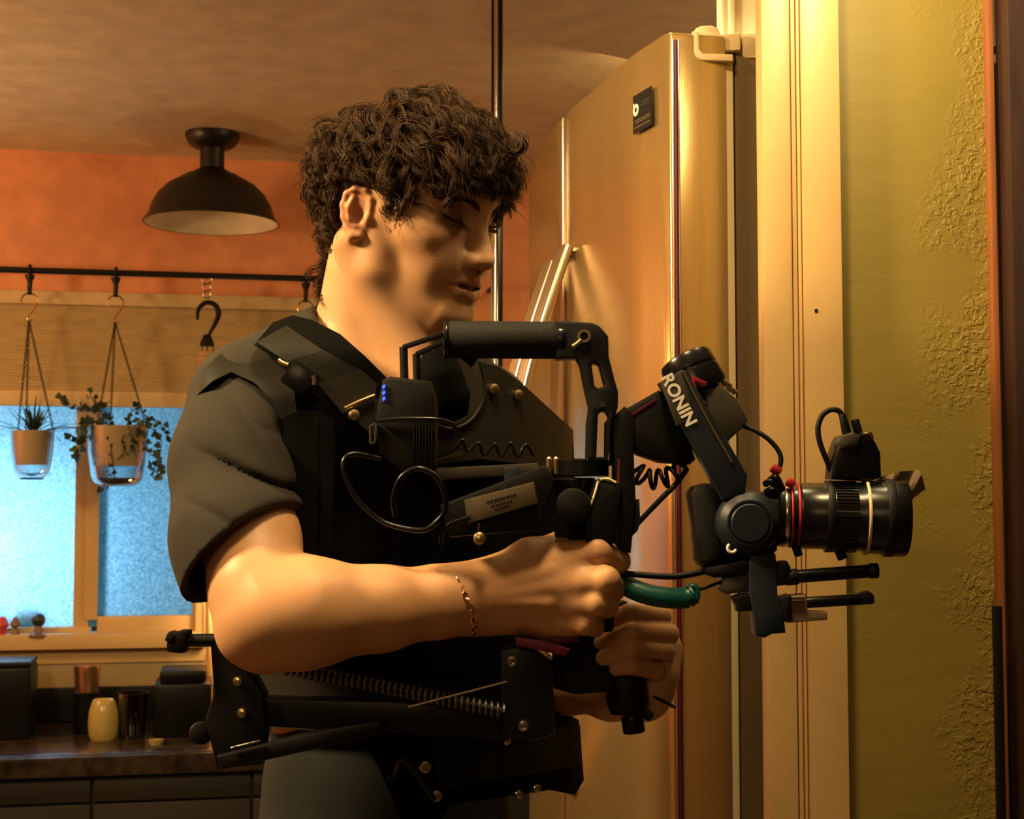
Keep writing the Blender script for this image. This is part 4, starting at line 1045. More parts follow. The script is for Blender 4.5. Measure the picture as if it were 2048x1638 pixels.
for li in range(NL + 190):
    p0 = scalp_point(hr)
    while li >= NL and not (p0[0] > .005 and p0[2] > .085): p0 = scalp_point(hr)
    x, y, z = p0
    top = np.clip((z - .06) / .06, 0, 1); front = np.clip((x - .0) / .07, 0, 1); nape = np.clip((.01 - z) / .07, 0, 1) * (x < -.02)
    side = np.clip((abs(y) - .05) / .025, 0, 1) * (z < .08)
    Ln = .050 + .030 * top + .022 * front + .010 * nape - .006 * side + hr.uniform(-.010, .014)
    lift = (.020 + .006 * top + .007 * front + .008 * nape) * hr.uniform(.55, 1.15)
    if side > .4 and x > -.005 and z < .05: lift *= .40; Ln *= .55
    if x > .035: Ln *= 1 - .40 * np.clip((x - .035) / .04, 0, 1) * np.clip((.125 - z) / .04, 0, 1)
    n_ = 15; p = p0.copy(); G = []; st = Ln / (n_ - 1); ph = hr.uniform(0, 6.28); cr = hr.uniform(.0030, .0075); fq = hr.uniform(.9, 2.1) * (1 if hr.random() < .5 else -1)
    wav = hr.normal(size=3) * .35
    for i in range(n_):
        t = i / (n_ - 1); d, nn = hdist(p); away = p - crown; away = away - nn * (away @ nn); away /= np.linalg.norm(away) + 1e-6
        g = away * .9 + np.array([.55 * front + .25 * top, 0, -.55 - .5 * side]) + wav; g = g - nn * (g @ nn) * .9; g /= np.linalg.norm(g) + 1e-6
        want = lift * (1 - (1 - t) ** 2.2) - .006 * t * t
        dirn = g + nn * np.clip((want - d) / st, -1.1, 1.6); dirn /= np.linalg.norm(dirn)
        G.append(p.copy()); p = p + dirn * st
    G = np.array(G); T = np.gradient(G, axis=0); T /= np.linalg.norm(T, axis=1)[:, None]; N1 = np.cross(T, hr.normal(size=3)); N1 /= np.linalg.norm(N1, axis=1)[:, None]; N2 = np.cross(T, N1)
    tt = np.linspace(0, 1, n_)[:, None]; cen = G + (N1 * np.cos(ph + 6.28 * fq * tt) + N2 * np.sin(ph + 6.28 * fq * tt)) * cr * np.minimum(1, tt * 2.2) ** 1.0
    ns = 16
    for si in range(ns):
        o1, o2 = hr.normal(size=2) * .0030; fl = hr.uniform(-.35, .35); sp = (1.0 - .55 * tt)
        S_ = cen + N1 * o1 * sp + N2 * o2 * sp + (N1 * np.cos(ph + fl + 6.28 * fq * 1.15 * tt) + N2 * np.sin(ph + fl + 6.28 * fq * 1.15 * tt)) * .0012
        if hr.random() < .10: S_ = S_ + (tt ** 2) * hr.normal(size=3) * .010
        cut = n_ if hr.random() < .7 else int(n_ * hr.uniform(.65, 1)); add_strand(S_[:cut], hr.uniform(.00022, .00042), True)
# the curl that flips out over the brow and a few loops on top
def curl(c, a0, a1, R_, up, rt, nloc, seed, n=9):
    n = int(n * 1.6); q = np.random.default_rng(seed)
    for _ in range(n):
        o = q.normal(size=3) * .0022; ts = np.linspace(a0, a1, 18); rr = R_ * np.linspace(1.0, .72, 18) * q.uniform(.9, 1.1)
        add_strand([np.array(c) + o + (np.array(rt) * math.cos(t) + np.array(up) * math.sin(t)) * r for t, r in zip(ts, rr)], .0005)
fwd = np.array([1, 0, 0]); upv = np.array([0, 0, 1.0]); lat = np.array([0, -1.0, 0])
cq = Rh.transposed() @ (at(1034, 284, 1.475) - HO) / HS
curl(tuple(cq), -2.9, 1.9, .0125, upv, fwd, 0, 1, 30); curl((cq.x - .012, cq.y + .002, cq.z - .006), -3.0, 1.4, .015, upv, fwd, 0, 8, 24); curl((.075, -.030, .112), -2.9, 1.6, .014, upv, fwd, 0, 2, 16)
curl((.030, -.050, .118), -.4, 4.2, .013, upv, fwd, 0, 3, 14); curl((.052, -.052, .104), 0, 4.4, .010, upv, fwd, 0, 4, 12); curl((.010, -.055, .112), -.6, 3.8, .012, upv, fwd, 0, 6, 12)
curl((-.010, -.045, .130), -.4, 3.9, .011, upv, fwd, 0, 5, 10); curl((.030, -.02, .140), -.2, 3.6, .012, upv, fwd, 0, 7, 12)
for li in range(170):          # nape
    yy = hr.uniform(-.034, .034); zz = hr.uniform(-.075, .0); p = np.array([-.084 + abs(yy) * .45 + (-.02 - zz) * .10 + .010, yy, zz])
    ph = hr.uniform(0, 6.28); cr = hr.uniform(.003, .006); fq = hr.uniform(.8, 1.6); Ln = hr.uniform(.028, .046); tt = np.linspace(0, 1, 13)[:, None]
    dn_ = np.array([-.30, yy * 3, -1.0]) + hr.normal(size=3) * .25; dn_ /= np.linalg.norm(dn_)
    cen = p + dn_ * Ln * tt + np.array([-.016, yy * .1, 0]) * np.sin(tt * 2.4)
    for si in range(15):
        o = hr.normal(size=3) * .0030; S_ = cen + o * (1 - .5 * tt) + np.concatenate([np.cos(ph + 6.28 * fq * tt), np.sin(ph + 6.28 * fq * tt), 0 * tt], 1) * cr * np.minimum(1, tt * 2)
        add_strand(S_, hr.uniform(.00022, .00042), True)
HVn = np.concatenate(HV); HFn = np.concatenate(HF)
HVw = (HVn * HS) @ RhN.T + vnp(HO)
# dense under-layer so that no scalp shows through
cap_p = [H_ell((.042, 0, .076), (.052, .064, .036), k=.01), H_ell((-.010, 0, .048), (.1045, .083, .089), k=.01), H_ell((-.056, 0, .006), (.042, .052, .052), k=.03)]
capc = [H_ell((.095, 0, .020), (.075, .105, .046), op='-', k=.02), H_ell((-.004, -.092, .002), (.030, .055, .030), op='-', k=.008), H_ell((-.004, .092, .002), (.030, .055, .030), op='-', k=.008), H_ell((.05, 0, -.055), (.098, .12, .085), op='-', k=.012)]
Vc, Fc = sdf_mesh(cap_p + capc, *bounds(cap_p), .004); Vc = smooth_np(Vc, Fc, 2)
meH = np_mesh('hair', np.concatenate([HVw, Vc]), np.concatenate([HFn, Fc + len(HVw)]))
link('hair', meH, M['hair'], person, True, 0)

# ---- t-shirt
def pts_y(L_): return [at(*q) for q in L_]
shirt = [s_cone(at(690, 712, 1.59), SHR + Vector((0, 0, -.004)), .060, .066, k=.05), s_cone(at(800, 722, 1.65), SHL, .056, .055, k=.04),
         s_ell((TC.x, TC.y, TC.z - .15), (.188, .128, .25), RT, k=.05), s_ell((TC.x, TC.y, TC.z - .40), (.155, .125, .26), RT, k=.05)]
slv = s_chain(pts_y([(500, 808, 1.535), (478, 930, 1.482), (480, 1075, 1.435), (500, 1200, 1.40)]), [.064, .062, .0600, .060], k=.03)
lsl = s_chain([SHL, at(1000, 980, 1.785), at(1015, 1100, 1.775)], [.055, .055, .055], k=.03)
hA, hB, hC = at(402, 1196, 1.432), at(588, 1018, 1.43), at(468, 1072, 1.385)
hn_ = (hB - hA).cross(hC - hA); hn_ = hn_ if hn_.z < 0 else -hn_; hn_.normalize()
folds = []
def crease(P):
    z = P[..., 2]; x = P[..., 0]; y = P[..., 1]
    zc = at(470, 955, 1.42).z
    g1 = (1 - np.abs(np.sin(z * 62 + .9 * np.sin(x * 26 + .6) + x * 9))) ** 3 * np.exp(-((z - zc) / .042) ** 2)
    g2 = (1 - np.abs(np.sin(z * 40 + x * 48 + .8 * np.sin(x * 31)))) ** 3 * np.exp(-((z - zc - .085) / .05) ** 2)
    soft = np.sin(z * 95 + x * 40) * np.exp(-((z - zc) / .06) ** 2)
    fade = np.clip((x - at(375, 950, 1.45).x) / .05, 0, 1)
    return ((.0085 * g1 + .0040 * g2 + .0014 * soft) * fade).astype(np.float32)
folds.append(Prim(crease, [-9] * 3, [9] * 3, 'w', .01))
hemband = s_half(hA - hn_ * .020, hn_)
inner = s_chain(pts_y([(480, 1060, 1.438), (484, 1090, 1.430), (506, 1215, 1.395)]), [.050, .0545, .0565], op='-', k=.004)
neckcut = [s_cone(hw((-.03, 0, -.04)), at(770, 770, 1.575), .064, .078, op='-', k=.01), s_cone(at(770, 760, 1.57), at(850, 800, 1.49), .06, .055, op='-', k=.01)]
sl_prims = slv + folds + [s_half(hA, hn_)] + inner
loS, hiS = bounds(slv); Vs1, Fs1 = sdf_mesh(sl_prims, loS, hiS, .0025); Vs1 = smooth_np(Vs1, Fs1, 1)
# raised hem seam
dpl = (Vs1 - vnp(hA)) @ vnp(hn_); sel = (dpl > -.021) & (dpl < -.0185)
tors = shirt + lsl + neckcut
loS, hiS = bounds(shirt + lsl); loS[2] = 1.19; Vs2, Fs2 = sdf_mesh(tors, loS, hiS, .005); Vs2 = smooth_np(Vs2, Fs2, 2)
meS = np_mesh('t_shirt', np.concatenate([Vs1, Vs2]), np.concatenate([Fs1, Fs2 + len(Vs1)]))
M['shirt'] = mat('charcoal_jersey', (0.0165, 0.0130, 0.0068), 0.9, bump=0.2, bscale=1500, var=0.2, vscale=9)
so_ = link('t_shirt', meS, M['shirt'], person, True, 0)

# ---- jeans and shoes
HC = Vector((TC.x + .005, TC.y - .01, 1.02))
jl = []
for s in (-1, 1):
    hip = HC + sx_ * s * .075; knee = Vector((hip.x + s * .03, hip.y - .02, .54)); ank = Vector((hip.x + s * .05, hip.y + .02, .10))
    jl += s_chain([hip + Vector((0, 0, -.02)), knee, ank], [.088, .068, .058], k=.03)
    sh = thing('shoe', 'black trainer on the right foot' if s < 0 else 'black trainer on the left foot', 'shoe', (ank.x, ank.y, 0))
    V_, F_ = sdf_mesh([s_ell(ank + fx_ * .06 + Vector((0, 0, -.055)), (.05, .14, .055), RT, k=.02), s_cone(ank + Vector((0, 0, -.05)), ank + Vector((0, 0, .02)), .05, .055, k=.03), s_half((0, 0, .018), (0, 0, -1), op='&')], vnp(ank) - .22, vnp(ank) + .22, .006)
    link('upper', np_mesh('upper', V_, F_), M['shoe'], sh, True, 0)
    bm = bmesh.new(); add_box(bm, ank + fx_ * .06 + Vector((0, 0, -.09)), (.095, .27, .018), Matrix(RT.tolist()), .008); bm_obj('sole', bm, M['white'], sh)
jl += [s_ell((HC.x, HC.y, 1.10), (.142, .120, .20), RT, k=.05)]
jf = [s_cone(at(560, 1545, 1.50), at(700, 1500, 1.47), .006, .004, op='-', k=.02), s_cone(at(590, 1600, 1.49), at(740, 1570, 1.46), .006, .004, op='-', k=.02), s_cone(at(640, 1540, 1.47), at(690, 1640, 1.47), .005, .004, op='-', k=.02), s_cone(at(560, 1400, 1.51), at(690, 1380, 1.47), .005, .004, op='-', k=.02)]
lo_, hi_ = bounds(jl); lo_[2] = .08; hi_[2] = 1.29; Vj, Fj = sdf_mesh(jl + jf, lo_, hi_, .006); Vj = smooth_np(Vj, Fj, 2)
je = link('jeans', np_mesh('jeans', Vj, Fj), M['jeans'], person, True, 0)
# ================================================================== HARNESS VEST
def chest_pt(px, py, off=0.0, back=None):
    """point on the elliptical surface that lies `off` outside the torso"""
    d = ray(px, py); a, b = .195 + off, .140 + off
    c = Vector((TC.x, TC.y, 0)); o = CAM - c
    ox, oy = o.dot(sx_) / a, o.dot(fx_) / b; dx, dy = d.dot(sx_) / a, d.dot(fx_) / b
    A = dx * dx + dy * dy; Bq = ox * dx + oy * dy; Cq = ox * ox + oy * oy - 1; D = Bq * Bq - A * Cq
    t = (-Bq - math.sqrt(D)) / A if D > 0 else -Bq / A
    p = CAM + d * t
    if back: p = CAM + d * (t * (1 + back(px, py)))
    return p
vest = thing('harness_vest', 'black padded camera support harness vest worn over the t-shirt', 'vest', (TC.x, TC.y, 1.0))
over = lambda k0, y0: (lambda px, py: k0 * (max(0, y0 - py) / 80.0) ** 2)
ch = lambda off, back=None: (lambda px, py: chest_pt(px, py, off, back))
shell('front_panel', [(575, 860), (640, 800), (700, 838), (756, 802), (812, 806), (868, 838), (905, 852), (943, 838), (964, 802), (966, 762), (955, 722), (1000, 736), (1050, 775), (1146, 862), (1150, 960), (1150, 1330), (980, 1345), (600, 1335), (590, 1120)], ch(.030), .012, M['vest'], vest, 22)
cp = shell('chest_plate', [(868, 930), (800, 838), (868, 846), (906, 858), (946, 842), (968, 804), (969, 764), (958, 724), (1000, 734), (1050, 772), (1146, 860), (1144, 945), (1060, 930), (960, 918)], ch(.046), .010, M['leather'], vest, 18)
edge = [chest_pt(x, y, .048) for x, y in ((868, 846), (890, 856), (912, 856), (940, 842), (960, 815), (968, 790), (968, 755), (957, 722))]
tube('plate_edge', edge, .0020, M['leather'], vest, 8); 
tube('collar_pad', [chest_pt(x, y, .030) for x, y in ((872, 700), (880, 745), (900, 800), (915, 835))], [.014, .022, .022, .012], M['vest'], vest, 14)
tube('collar_pad', [chest_pt(x, y, .036, over(.03, 740)) for x, y in ((955, 720), (930, 700), (905, 690), (880, 690))], .010, M['vest'], vest, 12)
# shoulder strap with leather flaps
sb = over(.030, 720)
shell('strap_pad', [(508, 690), (545, 645), (585, 630), (625, 640), (680, 668), (730, 712), (775, 757), (812, 806), (790, 850), (752, 880), (705, 850), (640, 800), (575, 735)], ch(.040, sb), .022, M['vest'], vest, 16)
shell('strap_flap', [(513, 684), (573, 651), (650, 703), (577, 726)], ch(.051, sb), .006, M['webbing'], vest, 14)
shell('strap_flap', [(575, 722), (648, 700), (722, 741), (637, 771)], ch(.055, sb), .006, M['webbing'], vest, 14)
shell('strap_flap', [(635, 767), (720, 738), (754, 767), (750, 793), (686, 827)], ch(.058, sb), .005, M['leather'], vest, 14)
tube('strap_edge', [chest_pt(x, y, .064, sb) for x, y in ((690, 817), (720, 803), (750, 791))], .0022, M['brass'], vest, 8)
shell('strap_tab', [(690, 822), (752, 794), (800, 838), (790, 900), (735, 862)], ch(.060), .005, M['leather'], vest, 14)
def snap(px, py, off, r=.0058, m=None, par=None, nm='snap'):
    c = chest_pt(px, py, off); n_ = (CAM - c).normalized() * .6 + fx_ * .6
    bm = bmesh.new(); add_lathe(bm, [(0, .0035), (r * .45, .0034), (r * .85, .0022), (r, 0), (r * .9, -.003), (0, -.004)], c, n_, 20); return bm_obj(nm, bm, m or M['brass'], par or vest)
for px, py in ((708, 830), (988, 778), (1037, 790)): snap(px, py, .064 if px < 800 else .049)
for px, py, r in ((655, 886, .0035), (650, 940, .0035), (648, 1068, .0035)): snap(px, py, .048, r)
# strap adjuster and shoulder roll
tube('strap_edge', [chest_pt(x, y, .058, sb) for x, y in ((557, 720), (566, 726), (577, 730))], .0022, M['brass'], vest, 8)
box('strap_buckle', chest_pt(600, 757, .056), (.030, .012, .026), M['black_gloss'], vest, Matrix.Rotation(.6, 3, 'Y'), .004)
tube('strap_edge', [chest_pt(x, y, .066) for x, y in ((626, 750), (629, 760), (628, 770))], .0022, M['chrome'], vest, 8)
def roll_pt(px, py):
    return at(px, py, 1.452 + .075 * (max(0, 800 - py) / 120.0) ** 2 + .02 * (max(0, 440 - px) / 45.0) ** 2)
shell('shoulder_flap', [(394, 790), (402, 745), (438, 709), (481, 688), (519, 690), (562, 722), (586, 756), (596, 850), (560, 856), (545, 800), (508, 765), (462, 744), (425, 762)], roll_pt, .016, M['webbing'], vest, 12)
shell('side_panel', [(566, 835), (600, 820), (650, 822), (668, 840), (672, 900), (660, 1100), (640, 1300), (590, 1330), (600, 1120), (580, 1010), (566, 940)], ch(.052), .012, M['vest'], vest, 16)
shell('side_strap', [(640, 830), (668, 840), (665, 1000), (655, 1330), (630, 1330), (642, 1000)], ch(.058), .004, M['vest'], vest, 16)
# belt
shell('belt_pad', [(700, 1440), (830, 1432), (1000, 1440), (1130, 1425), (1158, 1440), (1168, 1560), (1150, 1590), (1100, 1580), (900, 1610), (860, 1680), (820, 1680), (760, 1540)], ch(.045), .016, M['vest'], vest, 22)
shell('belt_strap', [(860, 1480), (1160, 1450), (1165, 1530), (880, 1580)], ch(.062), .004, M['webbing'], vest, 20)
for px, py, r in ((850, 1534, .0065), (872, 1592, .0062), (1037, 1588, .0050), (1074, 1576, .0050), (1013, 1482, .0045)): snap(px, py, .066, r, M['chrome'], None, 'bolt')
tube('belt_lever', [chest_pt(x, y, .072) for x, y in ((775, 1558), (788, 1552), (796, 1538), (800, 1524), (808, 1521), (822, 1534), (850, 1570), (868, 1600))], .0030, M['black_metal'], vest, 8)

shell('woven_tag', [(868, 911), (924, 901), (926, 910), (870, 920)], ch(.062), .001, M['label'], vest, 10)

# ================================================================== SPRING ARM ATTACHED TO THE VEST
arm = thing('support_arm', 'black spring-loaded support arm running from elbow knob to the vest front', 'support arm', at(700, 1430, 1.40))
AY = 1.42
prism('end_plate', [(419, 1276), (453, 1270), (492, 1322), (528, 1392), (532, 1455), (523, 1530), (433, 1541), (410, 1440), (427, 1386)], AY + .02, AY + .050, M['black_metal'], arm, .003)
kn = at(356, 1282, AY + .02); ke = at(452, 1280, AY + .02)
cyl('knob_shaft', at(372, 1281, AY + .02), ke, .0062, M['black_metal'], arm)
bm = bmesh.new(); add_box(bm, at(357, 1284, AY + .02), (.018, .024, .019), Matrix.Rotation(.12, 3, 'Y'), .004); add_box(bm, at(347, 1274, AY + .02), (.010, .026, .010), Matrix.Rotation(.4, 3, 'Y'), .003); add_box(bm, at(370, 1266, AY + .02), (.010, .022, .006), None, .002)
bm_obj('knob', bm, M['black'], arm)
cyl('knob', at(402, 1466, AY + .02), at(402, 1466, AY + .045), .011, M['black'], arm, bev=.003); cyl('knob_shaft', at(402, 1466, AY + .035), at(440, 1466, AY + .035), .006, M['black_metal'], arm)
for x, y in ((460, 1298), (476, 1363), (485, 1426)):
    c = at(x, y, AY + .0185); bm = bmesh.new(); add_lathe(bm, [(0, .0030), (.0016, .0030), (.0016, .0040), (.0040, .0034), (.0050, .0015), (.0050, -.002), (0, -.002)], c, (0, -1, 0), 18); bm_obj('bolt', bm, M['brass'], arm)
prism('upper_bar', [(500, 1396), (1010, 1408), (1090, 1420), (1090, 1470), (1000, 1480), (500, 1452)], AY + .028, AY + .058, M['black_metal'], arm, .003)
prism('lower_bar', [(432, 1512), (660, 1456), (760, 1440), (770, 1468), (662, 1492), (442, 1541)], AY + .012, AY + .034, M['black_metal'], arm, .003)
tube('bar_edge', [at(462, 1496, AY + .010), at(488, 1489, AY + .010), at(520, 1482, AY + .010)], .0012, M['spring'], arm, 6)
prism('joint_block', [(1000, 1300), (1060, 1290), (1105, 1320), (1110, 1470), (1070, 1482), (1000, 1476)], AY + .015, AY + .065, M['black_metal'], arm, .004)
for x, y, r in ((1024, 1322, .0055), (1047, 1451, .0055)):
    c = at(x, y, AY + .0135); bm = bmesh.new(); add_lathe(bm, [(0, .0025), (r * .4, .0025), (r * .45, .004), (r * .9, .003), (r, 0), (r, -.003), (0, -.003)], c, (0, -1, 0), 18); bm_obj('bolt', bm, M['chrome'], arm)
P0 = at(573, 1335, AY + .008); P1 = at(1008, 1423, AY + .012); ax_ = (P1 - P0).normalized(); u_, v_ = frame_from(ax_)
pts = []
for i in range(36 * 10 + 1):
    t = i / 360; a = 2 * math.pi * 36 * t; pts.append(P0 + (P1 - P0) * t + (u_ * math.cos(a) + v_ * math.sin(a)) * .0062)
bm = bmesh.new(); add_tube(bm, pts, .0016, 6); bm_obj('coil_spring', bm, M['spring'], arm)
cyl('spring_core', P0, P1, .0042, M['black'], arm, segs=12)
cyl('tension_wire', at(816, 1414, AY - .004), at(1014, 1363, AY - .004), .0011, M['chrome'], arm, segs=8)
prism('red_clip', [(1030, 1274), (1090, 1282), (1140, 1300), (1130, 1314), (1085, 1302), (1032, 1292)], AY + .002, AY + .014, M['magenta'], arm, .001)
prism('red_clip', [(1098, 1276), (1158, 1270), (1160, 1284), (1100, 1288)], AY + .004, AY + .014, M['magenta'], arm, .001)

# ================================================================== TOP HANDLE
Y_ = 1.43
th = thing('carry_handle', 'black foam-gripped handle bar with hinged arm standing above the gimbal', 'handle', at(1200, 930, Y_ + .01))
cyl('foam_grip', at(893, 679, Y_), at(1122, 681, Y_ + .004), .0180, M['rubber'], th, bev=.004, segs=36)
cyl('grip_collar', at(888, 679, Y_), at(899, 679, Y_), .0185, M['black_gloss'], th, bev=.002); cyl('grip_collar', at(1112, 681, Y_ + .003), at(1132, 681, Y_ + .003), .0178, M['black_gloss'], th, bev=.002)
prism('hinge_arm', [[(1112, 641), (1135, 642), (1185, 645), (1200, 652), (1217, 672), (1218, 712), (1230, 760), (1237, 785), (1236, 815), (1228, 838), (1217, 845), (1216, 920), (1172, 920), (1174, 845), (1178, 815), (1170, 780), (1160, 730), (1152, 716), (1112, 718)],
                    [(1183, 728), (1190, 725), (1198, 729), (1209, 768), (1205, 774), (1195, 776), (1189, 771)], [(1196, 830), (1203, 822), (1212, 823), (1217, 832), (1211, 914), (1193, 914)]], Y_ - .012, Y_ + .014, M['black_metal'], th, .0025)
c = at(1168, 673, Y_ - .0125); lv = bmesh.new(); add_lathe(lv, [(.0040, .0), (.0062, .0), (.0062, .004), (.0040, .004), (.0040, 0)], c, (0, -1, 0), 22); bm_obj('lever_ring', lv, M['brass'], th)
tube('lock_lever', [at(1162, 680, Y_ - .0155), at(1154, 688, Y_ - .016), at(1146, 694, Y_ - .016)], [.0022, .0026, .0030], M['brass'], th, 8)
cyl('bolt', at(1205, 809, Y_ - .013), at(1205, 809, Y_ - .0165), .0026, M['chrome'], th)
for dx, dy, Yo in ((0, 0, -.006), (26, 14, .012)):
    pts = [at(892 + dx * .2, 666 + dy, Y_ + Yo), at(850 + dx, 680 + dy, Y_ + Yo), at(806 + dx, 695 + dy, Y_ + Yo)]
    bm = bmesh.new(); q0, q1 = Vector(pts[0]), Vector(pts[2]); mid = (q0 + q1) / 2; ang = math.atan2(-(q1.z - q0.z), q1.x - q0.x)
    add_box(bm, mid, ((q1 - q0).length, .009, .0045), Matrix.Rotation(ang, 3, 'Y'), .001); bm_obj('cantilever_bar', bm, M['black_metal'], th)
    cyl('support_post', at(807 + dx, 694 + dy, Y_ + Yo), at(809 + dx, 762 + dy, Y_ + Yo), .0040, M['black_metal'], th, segs=16)

# ================================================================== BATTERY AND RECEIVER UNIT ON THE VEST
bt = thing('battery_pack', 'black battery pack with three blue indicator lights on the chest', 'battery', at(815, 930, 1.42))
prism('battery_case', [(764, 760), (780, 752), (862, 762), (872, 800), (872, 930), (800, 940), (758, 905), (752, 830)], 1.405, 1.455, M['black'], bt, .004)
for y in (773, 785, 797): prism('indicator_light', [(764, y), (769, y - 5), (771, y + 1), (766, y + 6)], 1.4035, 1.408, M['led'], bt, .0003)
for i in range(7): prism('cooling_rib', [(826 + i * 6, 856), (829 + i * 6, 856), (829 + i * 6, 928), (826 + i * 6, 928)], 1.402, 1.407, M['black_gloss'], bt, .0004)
prism('side_loop', [[(738, 852), (748, 845), (755, 850), (752, 885), (746, 890), (738, 887)], [(742, 855), (748, 850), (750, 854), (748, 882), (743, 884)]], 1.402, 1.407, M['grey_plate'], bt, .0004)
tube('case_cord', [at(756, 842, 1.402), at(800, 838, 1.400), at(860, 838, 1.400), at(890, 842, 1.402), at(908, 852, 1.405), at(916, 872, 1.41)], .0022, M['black_gloss'], bt)
def cable(name, label, pts, r, m, cat='cable'):
    P = [at(*p) for p in pts]; o = tube(name, P, r, m, None, 10); return tag(o, label, cat)
cable('cable', 'black cable looping in a circle on the harness front', [(790, 1032, 1.40), (786, 1000, 1.395), (800, 958, 1.392), (833, 937, 1.392), (868, 950, 1.392), (888, 985, 1.393), (890, 1020, 1.395), (872, 1045, 1.396), (845, 1060, 1.396), (800, 1055, 1.398), (760, 1040, 1.40), (720, 1005, 1.40), (695, 965, 1.40), (686, 935, 1.40), (692, 915, 1.402), (708, 908, 1.405), (735, 912, 1.408), (762, 918, 1.41)], .0028, M['black_gloss'])
cable('cable', 'thin dark cable curving below the tan label', [(880, 1090, 1.40), (885, 1065, 1.398), (900, 1048, 1.396), (920, 1040, 1.395), (940, 1034, 1.394)], .0024, M['black_gloss'])

# tan label plate hanging at the front
lb = thing('equipment_label', 'tan rectangular equipment label with faded lettering below the handle', 'label', at(1000, 1048, 1.398))
prism('label_plate', [(928, 1000), (1068, 963.5), (1076, 1006), (936, 1048)], 1.393, 1.399, M['label'], lb, .0008)
def lt(u, v): a = Vector((928, 1000)).lerp(Vector((1068, 963.5)), u); b = Vector((936, 1048)).lerp(Vector((1076, 1006)), u); return a.lerp(b, v)
r5 = random.Random(5)
for v, u0, u1 in ((.28, .30, .72), (.50, .36, .66), (.66, .40, .62)):
    u = u0
    while u < u1:
        w_ = r5.uniform(.02, .05); a, b, c_, d_ = lt(u, v), lt(u + w_, v), lt(u + w_, v + .06), lt(u, v + .06)
        prism('lettering', [tuple(a), tuple(b), tuple(c_), tuple(d_)], 1.3922, 1.394, M['label_ink'], lb, .0001); u += w_ + .015
cyl('hanging_pin', at(958, 1046, 1.398), at(957, 1066, 1.398), .0012, M['chrome'], lb, segs=8)
c = at(959, 1077, 1.395); bm = bmesh.new(); add_lathe(bm, [(0, .003), (.003, .0028), (.0058, .001), (.0058, -.002), (0, -.002)], c, (0, -1, 0), 20); bm_obj('brass_stud', bm, M['brass'], lb)
prism('backing_bar', [(880, 1010), (1090, 930), (1110, 960), (1080, 1060), (900, 1075)], 1.402, 1.43, M['black'], lb, .003)
# name plate strip and crossbar on the chest
nb = thing('cross_bar', 'dark horizontal bar across the harness chest behind the label', 'bar', at(960, 945, 1.43))
prism('bar_body', [(868, 936), (1075, 926), (1085, 950), (870, 960)], 1.415, 1.44, M['grey_plate'], nb, .002)
prism('clamp_knob', [(1005, 935), (1035, 930), (1050, 950), (1046, 985), (1012, 990)], 1.405, 1.44, M['navy'], nb, .003)
cables_ = [(870 + i * 22, 905 - (i % 2) * 10) for i in range(9)]
cable('wavy_cable', 'thin black coiled cord lying across the chest plate', [(868, 915, 1.435), (900, 905, 1.43), (925, 880, 1.43), (935, 902, 1.43), (958, 886, 1.43), (968, 910, 1.43), (990, 888, 1.43), (1002, 912, 1.43), (1022, 886, 1.43), (1035, 914, 1.43), (1052, 890, 1.432), (1068, 912, 1.434)], .0018, M['black_gloss'])

# ================================================================== GIMBAL STABILISER
GB = 1.43
gm = thing('gimbal_stabilizer', 'black three-axis handheld gimbal with slanted grey arm carrying the camera', 'gimbal', at(1230, 1475, GB + .02))
# ring mount and pan section
c = at(1166, 953, GB + .012); k_ = GB / FPX
lathe('ring_mount', [(0, 0), (50 * k_, 0), (52 * k_, 2 * k_), (52 * k_, 32 * k_), (48 * k_, 35 * k_), (0, 35 * k_)], c, M['black_gloss'], gm)
for x in (1098, 1112): lathe('clamp_screw', [(0, 0), (5 * k_, 0), (6 * k_, 30 * k_), (3 * k_, 34 * k_), (0, 34 * k_)], at(x, 948, GB - .02), M['brass'], gm, segs=14)
lathe('pan_motor', [(0, -62 * k_), (28 * k_, -62 * k_), (40 * k_, -40 * k_), (42 * k_, -4 * k_), (38 * k_, 0), (0, 0)], at(1150, 956, GB + .010), M['black_gloss'], gm)
cyl('motor_hub', at(1146, 1012, GB - .028), at(1146, 1012, GB + .01), .017, M['black'], gm, bev=.003)
prism('battery_grip', [(1190, 962), (1200, 957), (1236, 966), (1244, 975), (1226, 1092), (1172, 1092), (1168, 1020)], GB - .018, GB + .02, M['black'], gm, .003)
tube('grip_edge', [at(1197, 962, GB - .019), at(1189, 990, GB - .019), at(1181, 1012, GB - .019)], .0014, M['gasket'], gm, 6)
tube('grip_edge', [at(1200, 959, GB - .018), at(1216, 958, GB - .018), at(1232, 965, GB - .018)], .0013, M['gasket'], gm, 6)
prism('gap_filler', [(1112, 1030), (1180, 1020), (1186, 1110), (1140, 1112), (1108, 1090)], GB + .012, GB + .05, M['black'], gm, .003)  # added black block that covers the pale gap behind the thumb
prism('main_post', [(1222, 840), (1250, 812), (1268, 830), (1268, 910), (1272, 1000), (1262, 1106), (1250, 1106), (1228, 1085), (1228, 930)], GB - .006, GB + .030, M['black'], gm, .003)
prism('red_stripe', [(1235, 918), (1241, 918), (1236, 1086), (1230, 1084)], GB - .0072, GB - .004, M['magenta'], gm, .0003)
prism('side_module', [(1266, 1000), (1279, 998), (1281, 1040), (1276, 1062), (1262, 1075)], GB, GB + .024, M['navy'], gm, .002)
